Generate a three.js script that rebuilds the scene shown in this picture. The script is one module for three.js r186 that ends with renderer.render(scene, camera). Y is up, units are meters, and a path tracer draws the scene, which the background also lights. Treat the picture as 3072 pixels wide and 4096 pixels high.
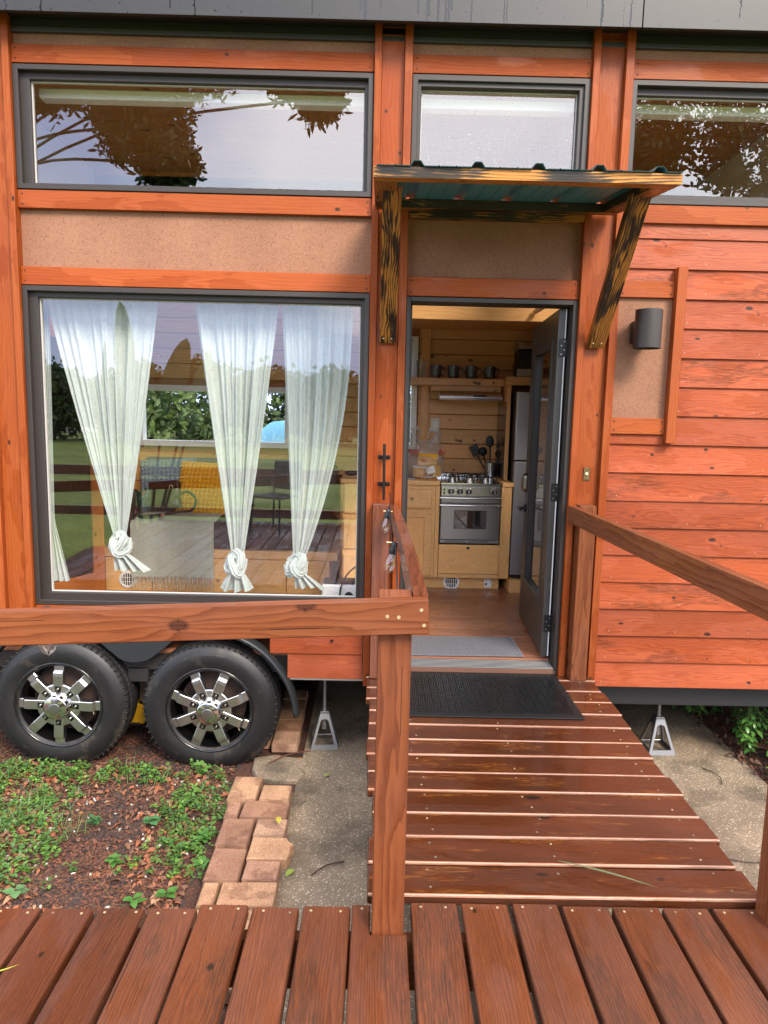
import * as THREE from 'three';
import { mergeGeometries } from 'three/addons/utils/BufferGeometryUtils.js';
import { FontLoader } from 'three/addons/loaders/FontLoader.js';
import { TextGeometry } from 'three/addons/geometries/TextGeometry.js';

// ---------- camera, sky, sun, exposure ----------
const scene = new THREE.Scene();
const camera = new THREE.PerspectiveCamera(71.6, 768 / 1024, 0.05, 600);
camera.position.set(0, 2.03, 3.9);
const deg = Math.PI / 180;
camera.rotation.set(-7.76 * deg, -0.5 * deg, 1.3 * deg, 'YXZ');
const renderer = new THREE.WebGLRenderer({ antialias: true });
renderer.toneMapping = THREE.LinearToneMapping;
renderer.toneMappingExposure = 4.2;
renderer.shadowMap.enabled = true;
const sun = new THREE.DirectionalLight(0xfff1e0, 1.5);
sun.position.set(5, 9, 8);
sun.target.position.set(0, 1, 0);
sun.castShadow = true;
sun.shadow.radius = 36;
sun.shadow.mapSize.set(2048, 2048);
Object.assign(sun.shadow.camera, { left: -8, right: 8, top: 8, bottom: -8, near: 1, far: 40 });
scene.add(sun, sun.target);

// ---------- random and noise ----------
function rngOf(seed) {
  let a = seed >>> 0;
  return () => { a = (a + 0x6d2b79f5) | 0; let t = Math.imul(a ^ (a >>> 15), 1 | a); t = (t + Math.imul(t ^ (t >>> 7), 61 | t)) ^ t; return ((t ^ (t >>> 14)) >>> 0) / 4294967296; };
}
const rnd = rngOf(7);
const R = (a, b, r = rnd) => a + (b - a) * r();
const PERM = new Float32Array(65536);
{ const r = rngOf(99); for (let i = 0; i < 65536; i++) PERM[i] = r(); }
const h2 = (x, y) => PERM[((x * 374761 + y * 668265 + ((x * y) & 255) * 17) & 65535)];
function vn(x, y, px, py) { // value noise, periodic over px, py cells
  const xi = Math.floor(x), yi = Math.floor(y), fx = x - xi, fy = y - yi;
  const x0 = ((xi % px) + px) % px, y0 = ((yi % py) + py) % py, x1 = (x0 + 1) % px, y1 = (y0 + 1) % py;
  const u = fx * fx * (3 - 2 * fx), v = fy * fy * (3 - 2 * fy);
  const a = h2(x0, y0), b = h2(x1, y0), c = h2(x0, y1), d = h2(x1, y1);
  return a + (b - a) * u + (c - a) * v + (a - b - c + d) * u * v;
}
function fbm(x, y, px, py, o = 4) { let s = 0, a = 0.5, t = 0; for (let i = 0; i < o; i++) { s += a * vn(x, y, px, py); t += a; a *= 0.5; x = x * 2 + 13; y = y * 2 + 7; px *= 2; py *= 2; } return s / t; }
const clamp = (x, a = 0, b = 1) => Math.min(b, Math.max(a, x));
const sstep = (a, b, x) => { const t = clamp((x - a) / (b - a)); return t * t * (3 - 2 * t); };

{ // overcast sky with soft breaks
  const W = 1024, H = 512, d = new Float32Array(W * H * 4);
  for (let j = 0; j < H; j++) {
    const el = ((j + 0.5) / H - 0.5) * Math.PI, y = Math.sin(el);
    for (let i = 0; i < W; i++) {
      const az = ((i + 0.5) / W) * 2 * Math.PI, k = 1 / (Math.max(y, 0) + 0.35);
      const cx = Math.cos(az) * Math.cos(el) * k * 1.6 + 20, cz = Math.sin(az) * Math.cos(el) * k * 1.6 + 20;
      const n = fbm(cx * 1.1, cz * 1.1, 512, 512, 6), m = fbm(cx * 0.5 + 40, cz * 0.5 + 9, 512, 512, 3);
      const c = sstep(0.38, 0.68, n * 0.75 + m * 0.25);
      const hz = sstep(0.25, 0.0, Math.abs(y));
      const o = (j * W + i) * 4, g = 1.0 + 0.08 * hz;
      d[o] = (0.36 + 0.62 * c) * g; d[o + 1] = (0.44 + 0.56 * c) * g; d[o + 2] = (0.68 + 0.4 * c) * g; d[o + 3] = 1;
      if (y < 0) { d[o] = 0.35; d[o + 1] = 0.36; d[o + 2] = 0.34; }
    }
  }
  const t = new THREE.DataTexture(d, W, H, THREE.RGBAFormat, THREE.FloatType);
  t.mapping = THREE.EquirectangularReflectionMapping; t.magFilter = THREE.LinearFilter; t.minFilter = THREE.LinearFilter; t.needsUpdate = true;
  scene.background = t; scene.environment = t;
}

// ---------- helpers ----------
const used = {};
function numbered(n) { if (!(n in used)) { used[n] = 0; return n; } used[n]++; return n + '_' + String(used[n]).padStart(3, '0'); }
function T(name, label, category, group, pos) {
  const o = new THREE.Group(); o.name = numbered(name); o.userData = { label, category }; if (group) o.userData.group = group;
  if (pos) o.position.set(...pos); scene.add(o); return o;
}
function M(name, geo, mat, parent, pos, rot, kind) {
  const m = new THREE.Mesh(geo, mat); m.name = parent === scene ? numbered(name) : name; if (pos) m.position.set(...pos); if (rot) m.rotation.set(...rot);
  m.castShadow = m.receiveShadow = true; if (kind) m.userData.kind = kind; parent.add(m); return m;
}
function one(name, geo, mat, label, category, pos, rot, group) { const m = M(name, geo, mat, scene, pos, rot); m.userData = { label, category }; if (group) m.userData.group = group; return m; }
function G(name, parent, pos, rot) { const g = new THREE.Group(); g.name = name; if (pos) g.position.set(...pos); if (rot) g.rotation.set(...rot); parent.add(g); return g; }
function merge(list) { return mergeGeometries(list.map((g) => { const n = g.index ? g.toNonIndexed() : g.clone(); for (const k of Object.keys(n.attributes)) if (!['position', 'normal', 'uv'].includes(k)) n.deleteAttribute(k); if (!n.attributes.uv) n.setAttribute('uv', new THREE.BufferAttribute(new Float32Array(n.attributes.position.count * 2), 2)); return n; })); }
const at = (g, x, y, z, rx = 0, ry = 0, rz = 0) => { const m = new THREE.Matrix4().makeRotationFromEuler(new THREE.Euler(rx, ry, rz)); m.setPosition(x, y, z); return g.applyMatrix4(m); };
// chamfered box; uv in metres / tile, grain along axis g
function cbox(sx, sy, sz, c = 0.003, g = 0, tile = [2, 0.5], r = rnd) {
  const h = [sx / 2, sy / 2, sz / 2], pos = [], nor = [], uv = [], idx = []; c = Math.min(c, Math.min(...h) * 0.7);
  const ou = r(), ov = r(), id = (a, s, i, j) => (a * 2 + s) * 4 + i * 2 + j;
  for (let a = 0; a < 3; a++) for (let s = 0; s < 2; s++) for (let i = 0; i < 2; i++) for (let j = 0; j < 2; j++) {
    const b = (a + 1) % 3, e = (a + 2) % 3, p = [0, 0, 0], n = [0, 0, 0];
    p[a] = (s ? 1 : -1) * h[a]; p[b] = (i ? 1 : -1) * (h[b] - c); p[e] = (j ? 1 : -1) * (h[e] - c); n[a] = s ? 1 : -1;
    pos.push(...p); nor.push(...n);
    if (a === g) uv.push(p[b] / tile[0] * 0.6 + ou, p[e] / tile[1] + ov); else { const v = b === g ? e : b; uv.push(p[g] / tile[0] + ou, (p[v] + (s ? 0 : 0.31) + a * 0.17) / tile[1] + ov); }
  }
  const tri = (x, y, z) => {
    const P = (k) => new THREE.Vector3(pos[k * 3], pos[k * 3 + 1], pos[k * 3 + 2]);
    const N = new THREE.Vector3(nor[x * 3] + nor[y * 3] + nor[z * 3], nor[x * 3 + 1] + nor[y * 3 + 1] + nor[z * 3 + 1], nor[x * 3 + 2] + nor[y * 3 + 2] + nor[z * 3 + 2]);
    const f = P(y).sub(P(x)).cross(P(z).sub(P(x))); if (f.dot(N) < 0) idx.push(x, z, y); else idx.push(x, y, z);
  };
  for (let a = 0; a < 3; a++) for (let s = 0; s < 2; s++) { tri(id(a, s, 0, 0), id(a, s, 1, 0), id(a, s, 1, 1)); tri(id(a, s, 0, 0), id(a, s, 1, 1), id(a, s, 0, 1)); }
  for (let a = 0; a < 3; a++) { const b = (a + 1) % 3; for (let s = 0; s < 2; s++) for (let t = 0; t < 2; t++) { // edge between face (a,s) and (b,t), running along e
    const A0 = id(a, s, t, 0), A1 = id(a, s, t, 1), B0 = id(b, t, 0, s), B1 = id(b, t, 1, s); tri(A0, A1, B1); tri(A0, B1, B0); } }
  for (let s = 0; s < 2; s++) for (let t = 0; t < 2; t++) for (let q = 0; q < 2; q++) tri(id(0, s, t, q), id(1, t, q, s), id(2, q, s, t));
  const G_ = new THREE.BufferGeometry();
  G_.setAttribute('position', new THREE.Float32BufferAttribute(pos, 3)); G_.setAttribute('normal', new THREE.Float32BufferAttribute(nor, 3)); G_.setAttribute('uv', new THREE.Float32BufferAttribute(uv, 2)); G_.setIndex(idx);
  return G_;
}
// a board spanning x0..x1, y0..y1, z0..z1
function B(name, x0, x1, y0, y1, z0, z1, mat, parent, o = {}) {
  const g = o.g ?? (x1 - x0 >= y1 - y0 && x1 - x0 >= z1 - z0 ? 0 : y1 - y0 >= z1 - z0 ? 1 : 2);
  return M(name, cbox(x1 - x0, y1 - y0, z1 - z0, o.c ?? 0.003, g, o.tile ?? mat.userData.tile ?? [2, 0.5]), mat, parent, [(x0 + x1) / 2, (y0 + y1) / 2, (z0 + z1) / 2], o.rot, o.kind);
}
function bx(x0, x1, y0, y1, z0, z1, c = 0.002, tile = [2, 0.5]) { const g = x1 - x0 >= y1 - y0 && x1 - x0 >= z1 - z0 ? 0 : y1 - y0 >= z1 - z0 ? 1 : 2; return at(cbox(x1 - x0, y1 - y0, z1 - z0, c, g, tile), (x0 + x1) / 2, (y0 + y1) / 2, (z0 + z1) / 2); }
function ring(x0, x1, y0, y1, w, z0, z1, bev = 0.002) { // rectangular frame
  const s = new THREE.Shape([[x0, y0], [x1, y0], [x1, y1], [x0, y1]].map((p) => new THREE.Vector2(...p))), [l, r, b, t] = Array.isArray(w) ? w : [w, w, w, w];
  s.holes.push(new THREE.Path([[x0 + l, y0 + b], [x0 + l, y1 - t], [x1 - r, y1 - t], [x1 - r, y0 + b]].map((p) => new THREE.Vector2(...p))));
  const g = new THREE.ExtrudeGeometry(s, { depth: z1 - z0 - 2 * bev, bevelEnabled: bev > 0, bevelSize: bev, bevelThickness: bev, bevelOffset: -bev, bevelSegments: 1 }); g.translate(0, 0, z0 + bev); return g;
}
function cyl(r0, r1, h, n = 24, open = false) { return new THREE.CylinderGeometry(r1, r0, h, n, 1, open); }
function tube(pts, r, n = 24, m = 8) { return new THREE.TubeGeometry(new THREE.CatmullRomCurve3(pts.map((p) => new THREE.Vector3(...p))), n, r, m); }
function rod(a, b, r0, r1 = r0, n = 8) { const A = new THREE.Vector3(...a), Bv = new THREE.Vector3(...b), d = Bv.clone().sub(A), g = cyl(r0, r1, d.length(), n); g.applyQuaternion(new THREE.Quaternion().setFromUnitVectors(new THREE.Vector3(0, 1, 0), d.clone().normalize())); const c = A.add(Bv).multiplyScalar(0.5); g.translate(c.x, c.y, c.z); return g; }

// ---------- textures ----------
function tex(data, w, h, srgb, rep) { const t = new THREE.DataTexture(data, w, h, THREE.RGBAFormat); t.magFilter = THREE.LinearFilter; t.minFilter = THREE.LinearMipmapLinearFilter; t.wrapS = t.wrapT = THREE.RepeatWrapping; if (srgb) t.colorSpace = THREE.SRGBColorSpace; t.needsUpdate = true; return t; }
// sawn timber: rings, streaks, knots and weather patches; W along the grain
function wood(seed, o) {
  const W = o.w ?? 1024, H = o.h ?? 384, Lu = o.lu ?? 2.2, Lv = o.lv ?? 0.55, r = rngOf(seed), col = new Uint8Array(W * H * 4), bmp = new Uint8Array(W * H * 4), rgh = new Uint8Array(W * H * 4);
  const knots = []; for (let i = 0; i < (o.knots ?? 8); i++) knots.push([r() * Lu, r() * Lv, R(o.k0 ?? 0.006, o.k1 ?? 0.014, r), r() * 6]);
  const F = Math.round((o.rings ?? 90) * Lv), L = o.light, Dk = o.dark, K = o.knot ?? [70, 45, 35], s0 = Math.floor(r() * 500);
  for (let j = 0; j < H; j++) for (let i = 0; i < W; i++) {
    const x = (i + 0.5) / W * Lu, y = (j + 0.5) / H * Lv, u = (i + 0.5) / W, v = (j + 0.5) / H;
    let t = y + (fbm(u * 4 + s0, v * 8, 4, 8, 4) - 0.5) * (o.warp ?? 0.07), kd = 9, kk = null;
    for (const k of knots) {
      let dx = x - k[0], dy = y - k[1]; dx -= Math.round(dx / Lu) * Lu; dy -= Math.round(dy / Lv) * Lv; const q = k[2];
      if (Math.abs(dx) > q * 12 || Math.abs(dy) > q * 8) continue;
      const e = Math.exp(-(dx * dx) / (2 * (q * 3.2) ** 2) - (dy * dy) / (2 * (q * 2.4) ** 2)); t += dy / (Math.abs(dy) + q * 0.35) * q * 1.6 * e * Math.min(1, Math.abs(dy) / q + 0.3);
      const d = Math.hypot(dx * (0.45 + 0.4 * ((k[3] * 7) % 1)), dy) / q * (0.85 + 0.35 * vn(Math.atan2(dy, dx) * 2 + 9, k[3], 64, 64)); if (d < kd) { kd = d; kk = [dx, dy, q, k[3]]; }
    }
    let f = t / Lv * F + fbm(u * 16, v * 30 + s0, 16, 30, 2) * 0.5; f -= Math.floor(f);
    const ringv = f * f * (f > 0.93 ? (1 - f) / 0.07 : 1);
    const st = vn(u * 60, v * 260 + s0, 60, 260) * 0.6 + vn(u * 150, v * 380, 150, 380) * 0.4, pa = fbm(u * 6, v * 5 + s0, 6, 5, 4);
    let m = ringv * (o.rc ?? 0.5) + (st - 0.5) * (o.sc ?? 0.35) + (pa - 0.5) * (o.pc ?? 0.7) + 0.18;
    let c = [0, 1, 2].map((q) => L[q] + (Dk[q] - L[q]) * clamp(m));
    let hgt = 0.62 - ringv * 0.3 - (st - 0.5) * 0.35;
    if (o.char) { const ch = sstep(0.43, 0.57, fbm(u * 9 + 3, v * 7 + s0, 9, 7, 4) * 0.72 + ringv * 0.2 + (o.charBias ?? 0)); c = c.map((q, n) => q + ([26, 20, 16][n] - q) * ch * 0.94); }
    if (o.wear) { const w = sstep(0.6, 0.7, fbm(u * 10, v * 14 + 5, 10, 14, 4)) * sstep(0.45, 0.75, st); c = c.map((q, n) => q + (o.wear[n] - q) * w * 0.7); }
    if (o.black) { const w = sstep(0.6, 0.72, fbm(u * 8 + 4, v * 7 + s0 + 3, 8, 7, 4)) * sstep(0.35, 0.6, st * 0.7 + 0.15); c = c.map((q, n) => q + ([48, 36, 30][n] - q) * w * o.black); }
    if (o.wetp) { const e = fbm(u * 7 + 11, v * 5 + s0, 7, 5, 5), w = sstep(0.575, 0.59, e) * o.wetp; c = [c[0] * (1 - 0.07 * w), c[1] * (1 - 0.13 * w), c[2] * (1 - 0.3 * w)]; }
    if (kd < 1.5) { const w = sstep(1.25, 0.75, kd), cr = Math.abs(Math.sin(Math.atan2(kk[1], kk[0]) * 2 + kk[3])) < 0.22 && kd < 0.8 ? 0.55 : 1, ri = 0.85 + 0.15 * Math.sin(kd * 16); c = c.map((q, n) => q + (K[n] * cr * ri - q) * w * (o.ks ?? 0.85)); hgt -= w * 0.25 * (cr < 1 ? 2 : 0.6); }
    if (o.crack) { const q = vn(u * 3 + s0, v * 90, 3, 90); if (q > 0.955) { c = c.map((z) => z * 0.45); hgt -= 0.5; } }
    const p = (j * W + i) * 4; for (let q = 0; q < 3; q++) col[p + q] = clamp(c[q], 0, 255); col[p + 3] = 255;
    const hb = clamp(hgt, 0, 1) * 255; bmp[p] = bmp[p + 1] = bmp[p + 2] = hb; bmp[p + 3] = 255;
    const wet = fbm(u * 9 + 2, v * 7 + s0, 9, 7, 5), rv = clamp((o.r0 ?? 0.45) + (o.r1 ?? 0.25) * sstep(0.38, 0.62, wet) + (st - 0.5) * 0.12) * 255; rgh[p] = rgh[p + 1] = rgh[p + 2] = rv; rgh[p + 3] = 255;
  }
  return { map: tex(col, W, H, true), bumpMap: tex(bmp, W, H), roughnessMap: tex(rgh, W, H), tile: [Lu, Lv] };
}
function woodMat(w, o = {}) { const m = new THREE.MeshPhysicalMaterial({ map: w.map, bumpMap: w.bumpMap, bumpScale: o.bump ?? 0.0012, roughnessMap: w.roughnessMap, roughness: o.rough ?? 1, color: o.color ?? 0xffffff, clearcoat: o.coat ?? 0, clearcoatRoughness: o.coatR ?? 0.2, specularIntensity: o.spec ?? 1 }); m.userData.tile = w.tile; return m; }
const shades = (w, n, lo, hi, o = {}, seed = 5) => { const r = rngOf(seed); return Array.from({ length: n }, () => { const k = R(lo, hi, r), t = R(-0.035, 0.035, r); return woodMat(w, { ...o, color: new THREE.Color().setRGB(k * (1 + t), k * (o.g ?? 1), k * (1 - t) * (o.b ?? 1)) }); }); };
const pick = (a) => a[Math.floor(rnd() * a.length)];
function speckle(seed, w, h, f) { const d = new Uint8Array(w * h * 4); for (let j = 0; j < h; j++) for (let i = 0; i < w; i++) { const c = f((i + 0.5) / w, (j + 0.5) / h, i, j), p = (j * w + i) * 4; d[p] = clamp(c[0], 0, 255); d[p + 1] = clamp(c[1], 0, 255); d[p + 2] = clamp(c[2], 0, 255); d[p + 3] = 255; } return d; }

const wTrimA = wood(11, { light: [196, 100, 54], dark: [158, 70, 36], knots: 9, ks: 0.85, k0: 0.004, k1: 0.009, wetp: 1, rings: 60, rc: 0.5, pc: 0.45, sc: 0.3, knot: [72, 50, 42], r0: 0.35, r1: 0.3 });
const wSideA = wood(12, { light: [200, 102, 66], dark: [156, 70, 44], knots: 8, ks: 0.8, k0: 0.004, k1: 0.01, wetp: 0.7, rings: 70, warp: 0.13, rc: 0.62, pc: 0.5, knot: [62, 40, 34], r0: 0.38, r1: 0.3 });
const wSideB = wood(13, { light: [202, 101, 62], dark: [154, 68, 42], knots: 6, ks: 0.8, k0: 0.004, k1: 0.011, wetp: 0.7, rings: 46, warp: 0.2, rc: 0.7, pc: 0.5, knot: [76, 50, 42], black: 0.3, r0: 0.38, r1: 0.3 });
const wDeckA = wood(14, { light: [132, 70, 43], dark: [84, 42, 27], knots: 6, k0: 0.005, k1: 0.013, rings: 120, warp: 0.05, rc: 0.6, pc: 0.6, sc: 0.55, knot: [52, 34, 28], crack: true, black: 0.28, r0: 0.26, r1: 0.4 });
const wRamp = wood(15, { light: [92, 47, 29], dark: [56, 28, 18], knots: 5, rings: 90, warp: 0.08, rc: 0.45, pc: 0.6, sc: 0.4, knot: [44, 28, 24], wear: [150, 92, 40], black: 0.3, r0: 0.12, r1: 0.3 });
const wRail = wood(16, { light: [176, 106, 72], dark: [124, 66, 43], knots: 4, rings: 34, warp: 0.12, rc: 0.75, pc: 0.5, sc: 0.3, knot: [104, 56, 40], r0: 0.3, r1: 0.3, k0: 0.012, k1: 0.02, crack: true });
const wChar = wood(17, { light: [198, 138, 60], dark: [112, 62, 26], knots: 4, rings: 60, warp: 0.1, rc: 0.9, pc: 0.3, char: true, charBias: 0.11, knot: [40, 28, 20], r0: 0.35, r1: 0.25, lu: 1.6 });
const wCharLight = wood(18, { light: [226, 164, 74], dark: [142, 84, 34], knots: 3, rings: 70, warp: 0.05, rc: 0.9, pc: 0.3, char: true, charBias: -0.02, knot: [40, 28, 20], r0: 0.35, r1: 0.25 });
const wPine = wood(19, { light: [230, 174, 106], dark: [192, 126, 66], knots: 11, rings: 40, warp: 0.12, rc: 0.4, pc: 0.3, sc: 0.15, knot: [92, 52, 28], r0: 0.38, r1: 0.12, k1: 0.012 });
const wBirch = wood(20, { light: [238, 190, 124], dark: [210, 150, 84], knots: 0, rings: 26, warp: 0.45, rc: 0.6, pc: 0.3, sc: 0.15, r0: 0.35, r1: 0.1 });
const wFloor = wood(21, { light: [168, 112, 80], dark: [116, 70, 48], knots: 0, rings: 26, warp: 0.1, rc: 0.4, pc: 0.9, sc: 0.4, r0: 0.28, r1: 0.12 });
const trim = shades(wTrimA, 6, 0.52, 0.68, { spec: 0.4, g: 1.02, b: 0.74, bump: 0.0006 }, 3), sid = [...shades(wSideA, 4, 0.5, 0.74, { spec: 0.4, g: 1.02, b: 0.92, bump: 0.0009 }, 4), ...shades(wSideB, 4, 0.5, 0.74, { spec: 0.4, g: 1.02, b: 0.92, bump: 0.0009 }, 6)];
const deckM = shades(wDeckA, 6, 0.44, 0.72, { spec: 0.5, g: 1.08, b: 0.9, bump: 0.0016, coat: 0.18, coatR: 0.35 }, 8), rampM = shades(wRamp, 4, 0.74, 0.98, { b: 0.75, bump: 0.0009, coat: 0.45, coatR: 0.16 }, 9);
const railM = shades(wRail, 3, 0.42, 0.54, { spec: 0.5, g: 0.98, b: 0.8, bump: 0.001 }, 10), railWetShade = woodMat(wRail, { bump: 0.0008, color: new THREE.Color(0.42, 0.38, 0.36), coat: 0.6, coatR: 0.15 });  // last one: wet glossy timber, its darker tone also paints the far railing's shade
const charM = woodMat(wChar, { bump: 0.0012, color: new THREE.Color(0.8, 0.76, 0.6) }), charL = woodMat(wCharLight, { bump: 0.001, color: new THREE.Color(0.82, 0.74, 0.56) });
const pineM = shades(wPine, 4, 0.86, 1.02, { bump: 0.0003 }, 12), birchM = shades(wBirch, 3, 0.92, 1.03, { bump: 0.0002 }, 13), floorM = shades(wFloor, 4, 0.84, 1.05, { bump: 0.0003, coat: 0.25, coatR: 0.25 }, 14);
const std = (c, o = {}) => new THREE.MeshPhysicalMaterial({ color: new THREE.Color(c), roughness: 0.6, ...o });
const mBronze = std('#2b2420', { roughness: 0.5 }), mDoor = std('#383431', { roughness: 0.4 }), mBlack = std('#141414', { roughness: 0.5 }), mBlackMetal = std('#161515', { roughness: 0.38, metalness: 0.4 });
const mChrome = std('#d6d4d0', { roughness: 0.14, metalness: 1 }), mSteel = std('#a8a6a3', { roughness: 0.34, metalness: 1 }), mAlu = std('#8d8c8a', { roughness: 0.42, metalness: 0.95 }), mWhite = std('#e6e5e0', { roughness: 0.5 }), mScrew = std('#cbb890', { roughness: 0.35, metalness: 0.6 });
const glassOf = (ior, o = {}) => new THREE.MeshPhysicalMaterial({ color: 0xffffff, transmission: 1, roughness: 0, thickness: 0, ior, ...o });
const mGlazing = glassOf(2.15), mUpper = glassOf(2.3), mThin = glassOf(1.5);

// stucco panels: worm-track relief in salmon
const wStucco = (() => {
  const n = 1024, f = (u, v) => { const a = vn(u * 170 + vn(u * 90, v * 90, 90, 90) * 2.4, v * 170 + vn(u * 80 + 5, v * 80, 80, 80) * 1.6, 170, 170); return sstep(0.14, 0.02, Math.abs(a - 0.42)) * (0.45 + 0.55 * vn(u * 200, v * 200, 200, 200)); };
  const c = speckle(1, n, n, (u, v) => { const t = f(u, v), p = fbm(u * 3, v * 3, 3, 3, 3) - 0.5, g = vn(u * 340, v * 340, 340, 340) - 0.5; return [190 + p * 22 + g * 12 - t * 50, 135 + p * 20 + g * 10 - t * 46, 102 + p * 18 + g * 9 - t * 40]; });
  const b = speckle(2, n, n, (u, v) => { const t = 200 - f(u, v) * 150; return [t, t, t]; });
  return { c: tex(c, n, n, true), b: tex(b, n, n) };
})();
const mStucco = new THREE.MeshPhysicalMaterial({ map: wStucco.c, bumpMap: wStucco.b, bumpScale: 0.0008, roughness: 0.85, color: new THREE.Color(0.49, 0.49, 0.5) }); mStucco.userData.tile = [0.6, 0.6];
// wet grey sheet metal with run marks
const mFascia = (() => {
  const w = 1024, h = 256, runs = [], r = rngOf(31); for (let i = 0; i < 26; i++) runs.push([r() ** 0.7, R(0.2, 0.8, r) ** 1.4, R(0.0006, 0.0016, r)]);
  const wet = (u, v) => { let s = 0; for (const [x, l, q] of runs) { const dx = Math.abs(u - x + (vn(v * 30, x * 90, 30, 90) - 0.5) * 0.002); if (1 - v < l && dx < q) s = 1; } const dr = vn(u * 260, v * 70, 260, 70) > 0.93 ? 1 : 0; return Math.max(s, dr * 0.7); };
  const c = speckle(3, w, h, (u, v) => { const t = wet(u, v), n = fbm(u * 10, v * 4, 10, 4, 4) - 0.5; return [104 + n * 14 - t * 30, 101 + n * 14 - t * 30, 101 + n * 14 - t * 28]; }), g = speckle(4, w, h, (u, v) => { const t = wet(u, v) ? 30 : 120; return [t, t, t]; });
  const m = new THREE.MeshPhysicalMaterial({ map: tex(c, w, h, true), roughnessMap: tex(g, w, h), roughness: 1, color: new THREE.Color(0.1, 0.097, 0.097) }); m.userData.tile = [3.2, 0.4]; return m;
})();
// exposed aggregate concrete
const mConcrete = (() => {
  const n = 1024, r = rngOf(41), st = new Float32Array(n * n).fill(-1), hh = new Float32Array(n * n);
  for (let k = 0; k < 15000; k++) { const cx = r() * n, cy = r() * n, q = R(0.8, 3.1, r), br = r(); for (let y = -4; y <= 4; y++) for (let x = -4; x <= 4; x++) { const d = Math.hypot(x, y * R(0.9, 1.1, r)); if (d < q) { const p = ((Math.floor(cy + y) + n) % n) * n + ((Math.floor(cx + x) + n) % n); st[p] = br; hh[p] = 1 - d / q; } } }
  const c = speckle(5, n, n, (u, v, i, j) => { const s = st[j * n + i], p = fbm(u * 5, v * 5, 5, 5, 5) - 0.5, d = sstep(0.56, 0.72, fbm(u * 7 + 3, v * 7, 7, 7, 5)), g = vn(u * 400, v * 400, 400, 400) - 0.5, k = 1 - d * 0.16; const base = s < 0 ? [142, 128, 108] : s < 0.35 ? [216, 200, 172] : s < 0.6 ? [178, 160, 136] : s < 0.8 ? [112, 98, 80] : [150, 134, 112]; return base.map((q) => (q * (1 + p * 0.4) + g * 22) * k); });
  const b = speckle(6, n, n, (u, v, i, j) => { const q = 110 + hh[j * n + i] * 120 + (vn(u * 300, v * 300, 300, 300) - 0.5) * 40; return [q, q, q]; });
  const m = new THREE.MeshPhysicalMaterial({ map: tex(c, n, n, true), bumpMap: tex(b, n, n), bumpScale: 0.003, roughness: 0.62, color: new THREE.Color(0.72, 0.68, 0.64) }); m.userData.tile = [1.25, 1.25]; return m;
})();
const mPavers = (() => {
  const n = 512, c = speckle(7, n, n, (u, v) => { const p = fbm(u * 4, v * 4, 4, 4, 5) - 0.5 - sstep(0.56, 0.7, fbm(u * 6 + 5, v * 6, 6, 6, 5)) * 0.6, s = vn(u * 130, v * 130, 130, 130), g = vn(u * 260, v * 260, 260, 260) - 0.5, k = s > 0.84 ? 40 : s < 0.14 ? -60 : 0; return [204 + p * 56 + k + g * 30, 169 + p * 54 + k + g * 28, 147 + p * 50 + k + g * 26]; }), b = speckle(8, n, n, (u, v) => { const q = 128 + (vn(u * 130, v * 130, 130, 130) - 0.5) * 150 + (vn(u * 260, v * 260, 260, 260) - 0.5) * 80; return [q, q, q]; });
  const mp = tex(c, n, n, true), bp = tex(b, n, n); return ['#efe2d0', '#e4cdbb', '#f6e4c6', '#d4bca8', '#ecd8bc'].map((q) => { const m = new THREE.MeshPhysicalMaterial({ map: mp, bumpMap: bp, bumpScale: 0.0022, roughness: 0.75, color: new THREE.Color(q).multiplyScalar(0.7) }); m.userData.tile = [0.5, 0.5]; return m; });
})();
const mSoil = (() => {
  const n = 1024, c = speckle(9, n, n, (u, v) => { const p = fbm(u * 9, v * 9, 9, 9, 5), g = vn(u * 230 + vn(u * 60, v * 60, 60, 60) * 3, v * 150, 230, 150), h = vn(u * 420, v * 420, 420, 420), d = sstep(0.5, 0.62, p); const a = g > 0.72 ? [136, 78, 50] : g < 0.25 ? [42, 30, 24] : [82, 52, 37]; return a.map((q) => (q * (1 - d * 0.5) + 46 * d * 0.5) * (0.7 + h * 0.75)); }), b = speckle(10, n, n, (u, v) => { const q = vn(u * 230, v * 150, 230, 150) * 150 + vn(u * 420, v * 420, 420, 420) * 100; return [q, q, q]; });
  const m = new THREE.MeshPhysicalMaterial({ map: tex(c, n, n, true), bumpMap: tex(b, n, n), bumpScale: 0.006, roughness: 0.85, color: new THREE.Color(0.68, 0.68, 0.68) }); m.userData.tile = [1.4, 1.4]; return m;
})();
const mLawn = (() => { const n = 512, c = speckle(11, n, n, (u, v) => { const p = fbm(u * 6, v * 6, 6, 6, 5) - 0.5, g = vn(u * 200, v * 200, 200, 200) - 0.5; return [118 + p * 60 + g * 50, 138 + p * 60 + g * 56, 54 + p * 30 + g * 30]; }); const t = tex(c, n, n, true); t.repeat.set(60, 60); return new THREE.MeshPhysicalMaterial({ map: t, roughness: 0.95, color: new THREE.Color(0.7, 0.7, 0.7) }); })();
const mCloth = (() => { const n = 512, c = speckle(12, n, n, (u, v) => { const g = vn(u * 256, v * 40, 256, 40) - 0.5, h = vn(u * 40, v * 256, 40, 256) - 0.5; const k = g * 18 + h * 18; return [194 + k * 0.9, 204 + k * 0.9, 198 + k * 0.9]; }), t = tex(c, n, n, true); t.repeat.set(2, 5); return new THREE.MeshPhysicalMaterial({ map: t, roughness: 0.95, transmission: 0.3, thickness: 0, ior: 1.2 }); })();
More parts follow.
